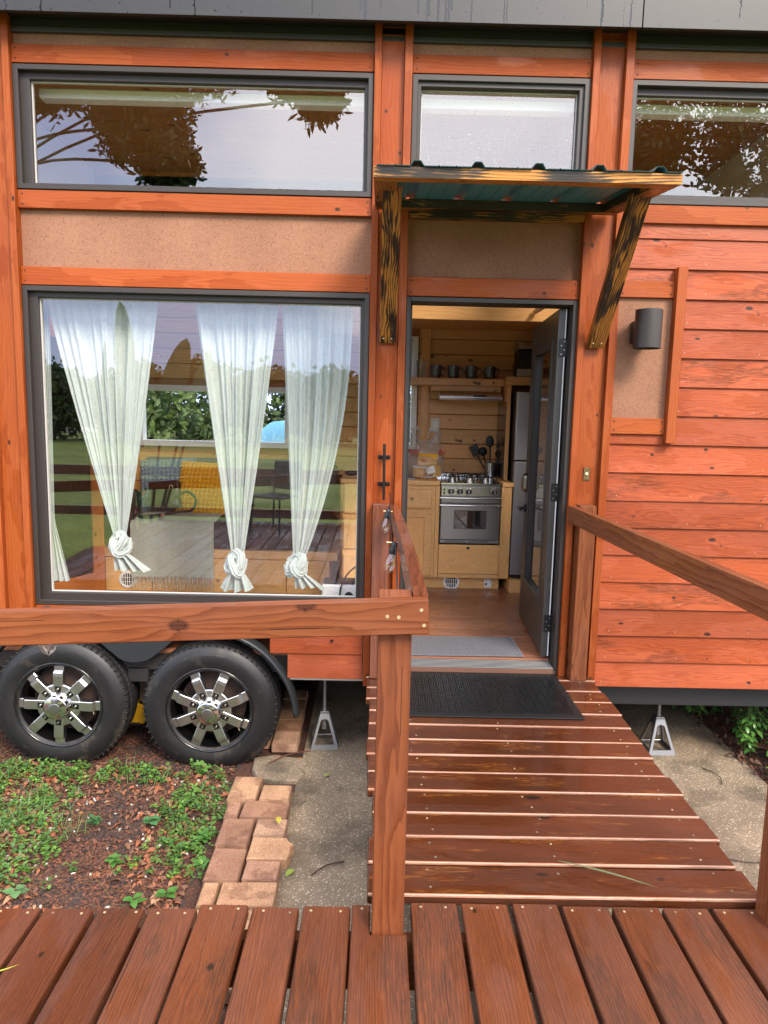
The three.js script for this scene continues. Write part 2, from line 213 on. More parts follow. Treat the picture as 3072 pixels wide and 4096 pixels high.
const fabric = (a, seed, o = {}) => { const n = 256, c = speckle(seed, n, n, (u, v) => { const k = (vn(u * 128, v * 20, 128, 20) - 0.5) * 26 + (vn(u * 20, v * 128, 20, 128) - 0.5) * 26 + (vn(u * 128, v * 128, 128, 128) - 0.5) * (o.n ?? 20); return a.map((q) => q + k); }), t = tex(c, n, n, true); t.repeat.set(o.rep ?? 2, o.rep ?? 2); return new THREE.MeshPhysicalMaterial({ map: t, roughness: 0.95, sheen: 0.3, sheenRoughness: 0.6 }); };
// ---------- ground ----------
{
  const g = new THREE.PlaneGeometry(400, 400); g.rotateX(-Math.PI / 2);
  M('lawn', g, mLawn, scene, [0, -0.09, 0], null, 'structure');
  B('concrete_slab', -0.42, 2.25, -0.12, 0, -3, 6.5, mConcrete, scene, { c: 0.004, g: 0, kind: 'structure' });
  const s = new THREE.PlaneGeometry(3.9, 9, 130, 260); s.rotateX(-Math.PI / 2); const p = s.attributes.position, uv = s.attributes.uv;
  for (let i = 0; i < p.count; i++) { const x = p.getX(i) - 2.35, z = p.getZ(i) + 2.1; p.setY(i, -0.035 + (fbm(x * 3 + 50, z * 3 + 50, 512, 512, 4) - 0.5) * 0.06 + (fbm(x * 25 + 50, z * 25 + 50, 512, 512, 2) - 0.5) * 0.018); uv.setXY(i, x / 1.4, z / 1.4); }
  s.computeVertexNormals(); M('soil_bed', s, mSoil, scene, [-2.35, 0, 2.1], null, 'structure');
  const s2 = new THREE.PlaneGeometry(3, 7, 30, 70); s2.rotateX(-Math.PI / 2); const q = s2.attributes.position, uw = s2.attributes.uv;
  for (let i = 0; i < q.count; i++) { const x = q.getX(i) + 3.75, z = q.getZ(i); q.setY(i, -0.03 + (fbm(x * 4 + 50, z * 4 + 50, 512, 512, 4) - 0.5) * 0.09); uw.setXY(i, x / 1.4, z / 1.4); }
  s2.computeVertexNormals(); M('planting_bed', s2, mSoil, scene, [3.72, 0.02, 0], null, 'structure');
}
// paving stones beside the slab
{
  const P = [[-0.75, -0.597, 0.237, 0.474], [-0.585, -0.427, 0.317, 0.474], [-0.733, -0.662, 0.482, 0.636], [-0.652, -0.416, 0.482, 0.636], [-0.722, -0.568, 0.644, 0.872], [-0.56, -0.406, 0.644, 0.788], [-0.716, -0.562, 0.88, 1.117], null, [-0.552, -0.396, 0.97, 1.112], [-0.704, -0.634, 1.125, 1.28], [-0.626, -0.386, 1.121, 1.28], [-0.7, -0.545, 1.29, 1.52], [-0.535, -0.38, 1.29, 1.45], [-0.535, -0.38, 1.46, 1.69],
    [-0.615, -0.452, -0.33, -0.155], [-0.62, -0.458, -0.5, -0.337], [-0.625, -0.462, -0.66, -0.507], [-0.63, -0.468, -0.83, -0.667], [-0.637, -0.472, -1.0, -0.837], [-0.78, -0.625, -0.42, -0.2]];
  const base = M('paver_path', cbox(0.42, 0.03, 3.2, 0.002, 0, [0.5, 0.5]), mSoil, scene, [-0.58, -0.03, 0.35], null, 'structure');
  const put = (g, m, x, z, a) => { const b = M('paver', g, m, base, [x + 0.58, 0.053 + R(-0.005, 0.005), z - 0.35], [R(-0.012, 0.012), a, R(-0.012, 0.012)]); return b; };
  P.forEach((b) => { if (b) put(cbox(b[1] - b[0] - 0.002, 0.06, b[3] - b[2] - 0.002, 0.007, 0, [0.5, 0.5]), pick(mPavers), (b[0] + b[1]) / 2, (b[2] + b[3]) / 2, R(-0.015, 0.015)); });
  const s = new THREE.Shape([[-0.1, -0.083], [0.062, -0.083], [0.07, -0.06], [0.1, -0.035], [0.088, -0.01], [0.092, 0.03], [0.08, 0.08], [-0.1, 0.083]].map((v) => new THREE.Vector2(...v)));
  const g = new THREE.ExtrudeGeometry(s, { depth: 0.046, bevelSize: 0.006, bevelThickness: 0.006, bevelOffset: -0.006, bevelSegments: 1 }); g.rotateX(Math.PI / 2); g.attributes.uv.array.forEach((v, i, a) => { a[i] = v * 2; });
  put(g, mPavers[2], -0.455, 0.878, 0).position.y += 0.03;
  const mort = mConcrete;
  const q = new THREE.Shape([[-0.16, -0.12], [-0.05, -0.16], [0.06, -0.13], [0.13, -0.12], [0.15, -0.06], [0.1, -0.02], [0.14, 0.05], [0.11, 0.12], [-0.02, 0.13], [-0.1, 0.09], [-0.15, 0.02]].map((v) => new THREE.Vector2(...v))), qg = new THREE.ExtrudeGeometry(q, { depth: 0.03, bevelSize: 0.008, bevelThickness: 0.006, bevelSegments: 2 }); qg.rotateX(Math.PI / 2);
  M('mortar_patch', qg, mort, base, [0.05, 0.034, -0.29]);
  const q2 = new THREE.Shape([[-0.05, -0.09], [0.03, -0.07], [0.05, -0.02], [0.01, 0.07], [-0.05, 0.09]].map((v) => new THREE.Vector2(...v))), q2g = new THREE.ExtrudeGeometry(q2, { depth: 0.02, bevelSize: 0.004, bevelThickness: 0.004, bevelSegments: 1 }); q2g.rotateX(Math.PI / 2);
  for (const [x, z, a] of [[-0.4, 0.4, 0]]) M('mortar_patch', q2g, mConcrete, base, [x + 0.58, 0.034, z - 0.35], [0, a, 0]);
}

// ---------- the house on its trailer ----------
const house = T('tiny_house', 'orange-stained timber tiny house on a wheeled trailer', 'house');
const Xl = -3.2, Xr = 3.6, Zb = -2.5;
{
  // front wall core with openings
  const s = new THREE.Shape([[Xl, 0.5], [-2.33, 0.5], [-2.33, 0.8], [-0.5, 0.8], [-0.5, 0.5], [Xr, 0.5], [Xr, 4.0], [Xl, 4.0]].map((p) => new THREE.Vector2(...p)));
  const hole = (x0, x1, y0, y1) => s.holes.push(new THREE.Path([[x0, y0], [x0, y1], [x1, y1], [x1, y0]].map((p) => new THREE.Vector2(...p))));
  hole(-1.875, -0.1, 3.18, 3.73); hole(-1.875, -0.1, 0.965, 2.635); hole(0.165, 1.01, 3.18, 3.73); hole(1.29, 2.55, 3.18, 3.73); hole(0.14, 1.035, 0.56, 2.655);
  const g = new THREE.ExtrudeGeometry(s, { depth: 0.1, bevelEnabled: false }); g.translate(0, 0, -0.15);
  M('wall_core', g, std('#d8cdb8', { roughness: 0.8 }), house);
  // stucco panels
  const pan = (x0, x1, y0, y1, z = -0.03) => B('stucco_panel', x0, x1, y0, y1, z - 0.02, z, mStucco, house, { c: 0.001, g: 0 });
  pan(-1.93, -0.05, 2.74, 3.08); pan(-1.93, -0.05, 3.84, 3.93); pan(0.11, 1.06, 2.74, 3.12); pan(0.11, 1.06, 3.84, 3.93); pan(1.24, Xr, 3.84, 3.93); pan(1.24, 1.57, 2.03, 2.70, -0.018);
  // horizontal trim boards
  const tb = (x0, x1, y0, y1, z = 0) => { B('trim_board', x0, x1, y0, y1, z - 0.035, z, pick(trim), house, { c: 0.003 }); for (const x of [x0 + 0.022, x1 - 0.022]) for (const y of [y0 + 0.02, y1 - 0.02]) M('nail', nailG, mNail, house, [x + R(-0.004, 0.004), y, z + 0.0005]); };
  const nailG = cyl(0.0044, 0.0044, 0.002, 8); nailG.rotateX(Math.PI / 2); const mNail = std('#2a1a14', { roughness: 0.8 });
  const L0 = -1.914, L1 = -0.066, D0 = 0.129, D1 = 1.047, S0 = 1.257;
  tb(L0, L1, 3.768, 3.858); tb(L0, L1, 3.062, 3.153); tb(L0, L1, 2.674, 2.767); tb(L0, L1, 0.86, 0.93);
  tb(D0, D1, 3.768, 3.858); tb(D0, D1, 3.062, 3.15, -0.004); tb(D0, D1, 2.664, 2.763);
  tb(S0, Xr, 3.768, 3.862); tb(S0, Xr, 3.064, 3.156); tb(S0, 1.556, 2.683, 2.769, 0.002); tb(S0, 1.556, 1.958, 2.046, 0.002);
  B('trim_board', 1.556, 1.608, 1.912, 2.84, -0.03, 0.034, trim[1], house);
  // posts: plank between two proud battens
  const post = (a, b, c, d, e, f, y0) => { B('batten', a, b, y0, 4.0, -0.04, 0.026, pick(trim), house); B('post_plank', b, e, y0 + 0.02, 4.0, -0.045, -0.008, pick(trim), house, { c: 0.002 }); B('batten', e, f, y0, 4.0, -0.04, 0.026, pick(trim), house); };
  post(-2.108, -2.07, 0, 0, -1.952, -1.9145, 0.86); post(-0.0655, -0.029, 0, 0, 0.088, 0.1285, 0.497); post(1.0475, 1.083, 0, 0, 1.214, 1.2565, 0.5);
  // lapped siding, right side
  const ys = [0.507, 0.655, 0.811, 0.968, 1.123, 1.28, 1.436, 1.587, 1.744, 1.902, 2.059, 2.216, 2.371, 2.527, 2.68, 2.834, 2.989, 3.075];
  const lap = (x0, x1, y0, y1) => { const h = y1 - y0 + 0.02; const b = B('siding_board', x0, x1, y0, y0 + h, -0.034, -0.02, pick(sid), house, { c: 0.0025, rot: [-0.085, 0, 0] }); b.position.z += R(-0.0015, 0.0015); return b; };
  const nh = cyl(0.0035, 0.0035, 0.002, 8); nh.rotateX(Math.PI / 2); const mNh = std('#9a7a68', { roughness: 0.5 });
  for (let i = 0; i < ys.length - 1; i++) { const inside = ys[i] > 2.0 && ys[i + 1] < 2.7; lap(inside ? 1.6 : 1.252, Xr, ys[i], ys[i + 1]); for (let x = inside ? 1.64 : 1.32; x < 2.4; x += 0.41) M('nail', nh, mNh, house, [x + R(-0.02, 0.02), ys[i] + 0.03, -0.0145]); }
  // siding around the wheel well and at the far left
  lap(-0.50, -0.069, 0.522, 0.668); lap(-0.6, -0.069, 0.668, 0.8); lap(-0.66, -0.069, 0.8, 0.9); lap(-2.07, -0.66, 0.86, 0.9);
  for (let y = 0.83; y < 3.8; y += 0.155) lap(Xl, -2.1, y, y + 0.155);
  const bolt = cyl(0.009, 0.009, 0.006, 12); bolt.rotateX(Math.PI / 2); M('bolt', bolt, mChrome, house, [-0.245, 0.752, -0.006]);
  // roof edge, soffit and flashing
  B('fascia', Xl - 0.2, 1.243, 3.94, 4.42, 0.115, 0.14, mFascia, house, { c: 0.002, g: 0 }); B('fascia', 1.247, Xr + 0.2, 3.94, 4.42, 0.115, 0.14, mFascia, house, { c: 0.002, g: 0 });
  B('soffit', Xl - 0.2, Xr + 0.2, 3.985, 4.0, -0.15, 0.115, std('#1b1918', { roughness: 0.7 }), house); B('flashing', Xl, Xr, 3.918, 3.945, -0.03, -0.006, std('#3a3838', { roughness: 0.45 }), house); B('soffit_return', Xl, Xr, 3.946, 3.984, -0.049, -0.008, std('#151413', { roughness: 0.7 }), house);
  B('roof', Xl - 0.2, Xr + 0.2, 4.42, 4.5, Zb - 0.2, 0.14, std('#4a4a4a'), house);
  // other walls, ceiling, floor
  const mWallIn = mWhite;
  B('end_wall', Xl, Xl + 0.1, 0.5, 4.4, Zb, -0.15, sid[0], house); B('end_wall', Xr - 0.1, Xr, 0.5, 4.4, Zb, -0.15, sid[0], house);
  B('ceiling', Xl + 0.1, Xr - 0.1, 4.0, 4.06, Zb + 0.1, -0.15, pineM[0], house); B('partition_wall', -2.5, -2.42, 0.64, 4.0, Zb + 0.15, -0.15, mWallIn, house); B('partition_wall', 2.6, 2.68, 0.64, 4.0, Zb + 0.15, -0.15, mWallIn, house);
  const w = new THREE.Shape([[Xl, 0.5], [Xr, 0.5], [Xr, 4.42], [Xl, 4.42]].map((p) => new THREE.Vector2(...p)));
  for (const [x0, x1, y0, y1] of [[-2.1, -0.8, 1.74, 2.23], [-0.12, 0.3, 1.78, 2.69]]) w.holes.push(new THREE.Path([[x0, y0], [x0, y1], [x1, y1], [x1, y0]].map((p) => new THREE.Vector2(...p))));
  const wg = new THREE.ExtrudeGeometry(w, { depth: 0.1, bevelEnabled: false }); wg.translate(0, 0, Zb); M('back_wall', wg, std('#a5633c', { roughness: 0.8 }), house);
  // pine boards lining the back wall
  for (let y = 0.64, i = 0; y < 3.85; y += 0.1283, i++) { const segs = y + 0.12 > 1.72 && y < 2.24 ? [[-2.42, -2.13], [-0.77, -0.15], [0.33, 2.6]] : y + 0.12 > 1.76 && y < 2.7 ? [[-2.42, -0.15], [0.33, 2.6]] : [[-2.42, 2.6]]; for (const [a, b] of segs) B('wall_plank', a, b, y, y + 0.1255, -2.398, -2.37, pick(pineM), house, { c: 0.006 }); }
  B('wall_plank', -2.42, 2.6, 3.84, 4.0, -2.398, -2.37, pineM[1], house);
  for (let i = 0, z = -2.37; z < -0.16; z += 0.142, i++) { let x = -2.42 - (i * 0.37) % 1.1; while (x < 2.6) { const a = Math.max(x, -2.42), b = Math.min(x + 1.2, 2.6); if (b > a + 0.02) B('floor_board', a, b - 0.0012, 0.612, 0.64, z, Math.min(z + 0.1408, -0.14), pick(floorM), house, { c: 0.0012, g: 0 }); x += 1.2; } }
  B('subfloor', Xl, Xr, 0.505, 0.61, Zb, -0.15, std('#2a2522'), house);
  // loft over the kitchen
  B('loft_beam', 0.02, 2.6, 2.652, 2.772, -0.86, -0.82, pineM[2], house, { c: 0.004 }); B('loft_floor', -0.05, 2.6, 2.775, 2.81, -2.37, -0.84, pineM[1], house);
  const rd = rod([0.985, 2.712, -0.8], [0.992, 2.712, -0.2], 0.016, 0.016, 16); M('curtain_rod', rd, std('#cda878', { roughness: 0.5 }), house);
  for (const x of [0.56, 0.72, 0.9]) B('loft_baluster', x, x + 0.022, 2.772, 3.5, -0.85, -0.83, pineM[2], house);
  B('wall_post', 0.352, 0.424, 0.64, 2.775, -2.368, -2.34, pineM[3], house);
  // underside: chassis beams, unseen skirts added to block light
  const mCh = std('#1c1c1d', { roughness: 0.55 });
  B('chassis_beam', 1.1, Xr, 0.366, 0.503, -0.16, -0.1, mCh, house, { c: 0.006 }); B('chassis_beam', -0.5, 1.1, 0.39, 0.5, -0.5, -0.42, mCh, house); B('chassis_beam', Xl, Xr, 0.3, 0.5, -0.62, -0.55, mCh, house); B('chassis_beam', Xl, Xr, 0.3, 0.5, -2.0, -1.93, mCh, house);
  B('light_block_skirt', Xl, Xr, -0.06, 0.5, Zb, Zb + 0.05, std('#262322'), house); B('light_block_skirt', Xl, Xl + 0.05, -0.06, 0.5, Zb + 0.05, -0.3, std('#262322'), house); B('light_block_skirt', Xr - 0.05, Xr, -0.06, 0.5, Zb + 0.05, -0.3, std('#262322'), house);  // unseen panels added to block light and keep the underside dark
}
// ---------- windows ----------
const mBead = std('#a9a7a2', { roughness: 0.5 });
function win(x0, x1, y0, y1, gl, o = {}) {
  const f = M('window', ring(x0, x1, y0, y1, o.fw ?? 0.028, -0.075, o.front ?? 0.004, 0.003), mBronze, house); f.userData.label = o.label;
  const [a, b, c, d] = gl; M('sash', ring(x0 + 0.02, x1 - 0.02, y0 + 0.02, y1 - 0.02, [a - x0 - 0.02, x1 - 0.02 - b, c - y0 - 0.02, y1 - 0.02 - d], -0.07, o.sashZ ?? -0.028, 0.004), mBronze, f);
  M('glazing_bead', ring(a - 0.004, b + 0.004, c - 0.004, d + 0.004, 0.009, -0.064, -0.05, 0.001), mBead, f);
  const p = new THREE.PlaneGeometry(b - a, d - c); p.translate((a + b) / 2, (c + d) / 2, -0.058); M('pane', p, o.glass ?? mGlazing, f); return f;
}
win(-1.913, -0.068, 3.156, 3.762, [-1.84, -0.114, 3.196, 3.7], { glass: mUpper, label: 'wide upper window mirroring a tree' });
win(-1.9135, -0.0665, 0.932, 2.67, [-1.843, -0.115, 0.998, 2.614], { label: 'large lower picture window with knotted curtains' });
win(0.1305, 1.046, 3.155, 3.763, [0.178, 0.992, 3.198, 3.708], { glass: mUpper, label: 'middle upper window beaded with rain', fw: 0.03, sashZ: -0.012 });
win(1.259, 2.56, 3.158, 3.764, [1.3, 2.51, 3.215, 3.7], { glass: mUpper, label: 'upper right window with insect screen', sashZ: -0.03 });
{ // raindrops on the middle upper window
  const g = new THREE.SphereGeometry(1, 6, 4), n = 2200, im = new THREE.InstancedMesh(g, new THREE.MeshPhysicalMaterial({ color: '#e9edf2', roughness: 0.05, transmission: 0.75, thickness: 0, ior: 1.5 }), n), m = new THREE.Matrix4(), r = rngOf(55);
  for (let i = 0; i < n; i++) { const v = 1 - Math.sqrt(r()) * 0.98, s = R(0.0006, 0.0018, r); m.makeScale(s, s * R(1, 1.5, r), s * 0.6); m.setPosition(R(0.185, 0.985, r), 3.2 + v * 0.5, -0.0565); im.setMatrixAt(i, m); }
  im.name = 'rain_beading'; im.userData = { kind: 'stuff', label: 'small raindrops clinging to the middle upper pane', category: 'raindrops' }; scene.add(im);
}
{ // back windows with white frames
  for (const [x0, x1, y0, y1, lab] of [[-2.12, -0.78, 1.72, 2.25, 'white-framed window in the back wall'], [-0.14, 0.32, 1.74, 2.71, 'white-framed kitchen window']]) { const f = M('window', ring(x0, x1, y0, y1, 0.05, -2.46, -2.355, 0.003), mWhite, house); f.userData.label = lab; const p = new THREE.PlaneGeometry(x1 - x0 - 0.1, y1 - y0 - 0.1); p.translate((x0 + x1) / 2, (y0 + y1) / 2, -2.43); M('pane', p, mThin, f); }
  for (const [x0, x1] of [[-1.86, -0.1], [0.16, 1.01], [1.3, 2.53]]) { const b = B('blind', x0, x1, 3.665, 3.72, -0.24, -0.16, mWhite, house, { c: 0.01 }); b.userData.label = 'rolled white blind behind an upper window'; }
  const kb = G('blind', house, [0, 0, 0]); for (let i = 0; i < 18; i++) M('slat', cbox(0.36, 0.019, 0.012, 0.004), std('#c9c7c4', { roughness: 0.7 }), kb, [0.09, 2.36 + i * 0.0185, -2.33]);
}
// ---------- door ----------
{
  const fr = M('door_frame', merge([bx(0.1295, 0.152, 0.6, 2.66, -0.15, -0.002), bx(1.022, 1.0465, 0.6, 2.66, -0.15, -0.002), bx(0.1525, 1.0215, 2.636, 2.66, -0.15, -0.002)]), mBronze, house);
  M('weather_strip', merge([bx(1.008, 1.0215, 0.64, 2.634, -0.13, -0.11), bx(0.1525, 0.166, 0.64, 2.634, -0.13, -0.11)]), mBlack, fr);
  const th = G('threshold', house); M('sill_plate', bx(0.153, 1.021, 0.575, 0.612, -0.15, 0.012), std('#6d4a38'), th);
  for (let i = 0; i < 7; i++) M('ridge', cbox(0.868, 0.008, 0.0125, 0.003), mAlu, th, [0.587, 0.6155 + (6 - i) * 0.0016, -0.09 + i * 0.0155]);
  M('sill_edge', bx(0.153, 1.021, 0.612, 0.637, -0.15, -0.1), floorM[0], th);
  const d = G('door', house, [1.012, 0, -0.092], [0, -0.047, 0]); // hinge corner; slab runs to -z
  const w = 0.862, y0 = 0.658, y1 = 2.628, t = 0.043, a = 0.155, b = 0.7, gy0 = 0.96, gy1 = 2.44;
  const s = new THREE.Shape([[0, y0], [w, y0], [w, y1], [0, y1]].map((p) => new THREE.Vector2(...p))); s.holes.push(new THREE.Path([[a, gy0], [a, gy1], [b, gy1], [b, gy0]].map((p) => new THREE.Vector2(...p))));
  const g = new THREE.ExtrudeGeometry(s, { depth: t - 0.004, bevelSize: 0.002, bevelThickness: 0.002, bevelOffset: -0.002, bevelSegments: 1 }); g.translate(0, 0, 0.002); g.rotateY(Math.PI / 2); g.translate(-t, 0, 0); // x in [-t,0], z in [-w,0]
  M('slab', g, mDoor, d); d.userData.label = 'dark grey glazed door standing open inward';
  for (const x of [-t - 0.006, -0.006]) { const r = ring(a - 0.03, b + 0.03, gy0 - 0.03, gy1 + 0.03, 0.036, 0, 0.012, 0.004); r.rotateY(Math.PI / 2); r.translate(x, 0, 0); M('glass_moulding', r, mDoor, d); }
  const p = new THREE.PlaneGeometry(b - a, gy1 - gy0); p.rotateY(Math.PI / 2); p.translate(-t / 2, (gy0 + gy1) / 2, -(a + b) / 2); M('pane', p, glassOf(2.2), d);
  M('edge_strip', bx(-0.0065, -0.0005, y0, y1, 0.0005, 0.004, 0.001), mWhite, d);
  for (const y of [2.42, 1.62, 0.855]) { const h = M('hinge', bx(-0.034, 0.014, y - 0.05, y + 0.05, 0.0045, 0.007, 0.001), mBlackMetal, d); for (let i = 0; i < 4; i++) { const q = cyl(0.003, 0.003, 0.002, 8); q.rotateX(Math.PI / 2); M('screw', q, mSteel, h, [-0.022 + (i % 2) * 0.016, y - 0.035 + i * 0.023, 0.0075]); } }
  const lv = M('door_handle', merge([at(cyl(0.028, 0.028, 0.012, 20), -t - 0.006, 1.425, -w + 0.065, 0, 0, Math.PI / 2), rod([-t, 1.425, -w + 0.065], [-t - 0.05, 1.425, -w + 0.065], 0.01), bx(-t - 0.056, -t - 0.04, 1.415, 1.435, -w + 0.055, -w + 0.16, 0.004)]), mBlackMetal, d);
  M('deadbolt', merge([at(new THREE.CapsuleGeometry(0.03, 0.07, 4, 16), -t - 0.008, 1.6, -w + 0.065)]), std('#8c857b', { roughness: 0.25, metalness: 0.9 }), d);
}
// ---------- trailer wheels, fenders ----------
{
  const mTyre = (() => { const n = 512, b = speckle(20, n, n, (u, v) => { const s = Math.abs(((u * 40 + Math.sin(v * 50) * 0.25) % 1) - 0.5), q = 150 + (s < 0.1 ? -120 : 0) + (vn(u * 200, v * 200, 200, 200) - 0.5) * 60; return [q, q, q]; }), c = speckle(21, n, n, (u, v) => { const p = fbm(u * 14, v * 9, 14, 9, 5), g = sstep(0.45, 0.75, p); const q = sstep(0.6, 0.72, fbm(u * 30, v * 5 + 3, 30, 5, 4)); return [18 + g * 12 + q * 24, 17 + g * 10 + q * 20, 17 + g * 8 + q * 15]; }); const bt = tex(b, n, n), ct = tex(c, n, n, true); bt.repeat.set(2, 1); return [new THREE.MeshPhysicalMaterial({ map: ct, roughness: 0.52 }), new THREE.MeshPhysicalMaterial({ map: ct, bumpMap: bt, bumpScale: 0.006, roughness: 0.65 })]; })();
  const lathe = (pts, n = 72) => { const g = new THREE.LatheGeometry(pts.map((p) => new THREE.Vector2(...p)), n); g.rotateX(Math.PI / 2); return g; };
  const side = lathe([[0.216, -0.012], [0.221, 0.0], [0.232, 0.007], [0.236, 0.004], [0.24, 0.008], [0.275, 0.017], [0.306, 0.014], [0.309, 0.0115], [0.312, 0.013], [0.34, 0.002], [0.353, -0.012]]);
  const tread = [[0.353, -0.012]]; for (let i = 0; i < 4; i++) { const z = -0.02 - i * 0.047; tread.push([0.364 + [0, 0.006, 0.006, 0][i], z], [0.366 + [0.002, 0.006, 0.006, 0][i], z - 0.034]); if (i < 3) tread.push([0.361, z - 0.036], [0.361, z - 0.044]); } tread.push([0.345, -0.215], [0.23, -0.22]);
  const tr = lathe(tread, 96);
  const blockG = cbox(0.02, 0.01, 0.03, 0.003); const mGloss = std('#0d0d0d', { roughness: 0.22, clearcoat: 0.6 });
  const barrel = lathe([[0.218, 0.002], [0.214, 0.006], [0.208, 0.002], [0.204, -0.012], [0.192, -0.02], [0.186, -0.08], [0.18, -0.17]]), back = lathe([[0.18, -0.11], [0.06, -0.1], [0.06, -0.04], [0.001, -0.04]]);
  const mRust = std('#3a2a22', { roughness: 0.8 });
  const spS = new THREE.Shape([[0.04, -0.03], [0.04, 0.0], [0.09, 0.001], [0.152, 0.004], [0.166, 0.002], [0.178, -0.014], [0.199, -0.016], [0.2, -0.03], [0.17, -0.04]].map((p) => new THREE.Vector2(...p)));
  const spG = new THREE.ExtrudeGeometry(spS, { depth: 0.047, bevelSize: 0.0025, bevelThickness: 0.0025, bevelSegments: 1 }); spG.translate(0, 0, -0.0235); spG.rotateX(Math.PI / 2); { const m = new THREE.Matrix4().set(1, 0, 0, 0, 0, 0, 1, 0, 0, 1, 0, 0, 0, 0, 0, 1); void m; }
  // spG: x radial, y = -(width), z = profile height
  const hub = lathe([[0.0001, 0.052], [0.028, 0.052], [0.03, 0.049], [0.047, 0.047], [0.052, 0.042], [0.056, 0.02], [0.062, 0.006], [0.066, -0.01]], 40), badge = lathe([[0.0001, 0.0545], [0.022, 0.0545], [0.026, 0.052]], 32);
  const mMach = std('#cfcdc9', { roughness: 0.3, metalness: 1 }), face = lathe([[0.05, 0.006], [0.112, 0.0055], [0.12, -0.002], [0.12, -0.02]], 48);
  const nut = new THREE.CylinderGeometry(0.0065, 0.009, 0.02, 6); nut.rotateX(Math.PI / 2); const pocket = cbox(0.034, 0.031, 0.006, 0.008);
  [[-1.815, 0.332, 0.37], [-0.947, 0.317, 0.0]].forEach(([x, y, a]) => {
    const w = G('wheel', house, [x, y, -0.02], [0, 0, a]); w.scale.set(1.065, 1.065, 1); const ty = M('tyre', side, mTyre[0], w); M('tread', tr, mTyre[1], w);
    const blocks = []; for (let i = 0; i < 64; i++) { const q = i / 64 * Math.PI * 2; blocks.push(at(blockG.clone(), Math.cos(q) * 0.36, Math.sin(q) * 0.36, -0.024, 0, 0, q)); }
    M('shoulder_tread', merge(blocks), mTyre[0], w, null, null, 'stuff');
    { const rm = M('rim', barrel, mGloss, w); rm.scale.set(1.1, 1.1, 1); rm.position.z = 0.007; } M('brake_drum', back, mRust, w);
    for (let i = 0; i < 8; i++) { const q = i / 8 * Math.PI * 2 + Math.PI / 8; const sp = M('spoke', spG, mMach, w, [0, 0, 0.009], [0, 0, q]); sp.scale.set(1.09, 1, 1); const q2 = q + Math.PI / 8 * 0; const pk = M('lug_pocket', pocket, mGloss, w, [Math.cos(q2) * 0.094, Math.sin(q2) * 0.094, 0.0125], [0, 0, q2]); M('lug_nut', nut, mChrome, w, [Math.cos(q2) * 0.094, Math.sin(q2) * 0.094, 0.017]); }
    M('hub_face', face, mMach, w, [0, 0, 0.004]); M('hub_cap', hub, mChrome, w, [0, 0, 0.006]).scale.set(1.22, 1.22, 1.1); M('hub_badge', badge, mSteel, w, [0, 0, 0.008]).scale.set(1.22, 1.22, 1.1);
    const vs = rod([0.15, -0.1, -0.02], [0.162, -0.108, 0.012], 0.004, 0.003); M('valve', vs, mScrew, w);
  });
  const mFen = std('#26282a', { roughness: 0.4 });
  const fen = (cx, cy, a0, a1) => { const sh = [], n = 30; for (let i = 0; i <= 8; i++) { const q = i / 8 * Math.PI; sh.push(new THREE.Vector2(Math.cos(q) * 0.05, Math.sin(q) * 0.018)); } const pos = [], idx = []; for (let i = 0; i <= n; i++) { const q = a0 + (a1 - a0) * i / n, r = 0.468 + 0.03 * clamp((0.6 - q) / 0.7); for (const p of sh) { const rr = r + p.y; pos.push(cx + Math.cos(q) * rr, cy + Math.sin(q) * rr, -0.05 + p.x); } for (const p of [...sh].reverse()) { const rr = r + p.y - 0.012; pos.push(cx + Math.cos(q) * rr, cy + Math.sin(q) * rr, -0.05 + p.x * 0.9); } } const m = sh.length * 2; for (let i = 0; i < n; i++) for (let j = 0; j < m; j++) { const k = (j + 1) % m, A = i * m + j, Bq = i * m + k; idx.push(A, Bq, A + m, Bq, Bq + m, A + m); } const end = (i, f) => { for (let j = 1; j < m - 1; j++) idx.push(i * m, i * m + (f ? j : j + 1), i * m + (f ? j + 1 : j)); }; end(0, 0); end(n, 1); const g = new THREE.BufferGeometry(); g.setAttribute('position', new THREE.Float32BufferAttribute(pos, 3)); g.setIndex(idx); g.computeVertexNormals(); M('fender', g, mFen, house); };
  fen(-0.947, 0.317, -0.06, 1.75); fen(-1.815, 0.332, 1.4, 3.2);
  const sk = new THREE.Shape(); sk.moveTo(-1.72, 0.83); sk.quadraticCurveTo(-1.56, 0.68, -1.5, 0.635); sk.quadraticCurveTo(-1.46, 0.59, -1.4, 0.587); sk.quadraticCurveTo(-1.32, 0.585, -1.27, 0.63); sk.quadraticCurveTo(-1.2, 0.68, -1.05, 0.83);
  const sg = new THREE.ExtrudeGeometry(sk, { depth: 0.012, bevelSize: 0.003, bevelThickness: 0.003, bevelSegments: 1 }); sg.translate(0, 0, -0.06); M('fender_skirt', sg, mFen, house);
  B('wheel_well', -2.33, -0.5, 0.78, 0.8, -0.55, -0.15, std('#1a1a1a'), house); B('wheel_well', -2.33, -0.5, 0.3, 0.8, -0.56, -0.54, std('#191919'), house);
  B('fender_panel', -2.33, -0.62, 0.785, 0.87, -0.05, -0.03, mFen, house); B('axle', -1.45, -1.33, 0.44, 0.52, -0.5, -0.12, std('#1f1d1c'), house); B('leaf_spring_hanger', -1.44, -1.36, 0.25, 0.46, -0.36, -0.28, std('#4a3a31', { roughness: 0.8 }), house);
}
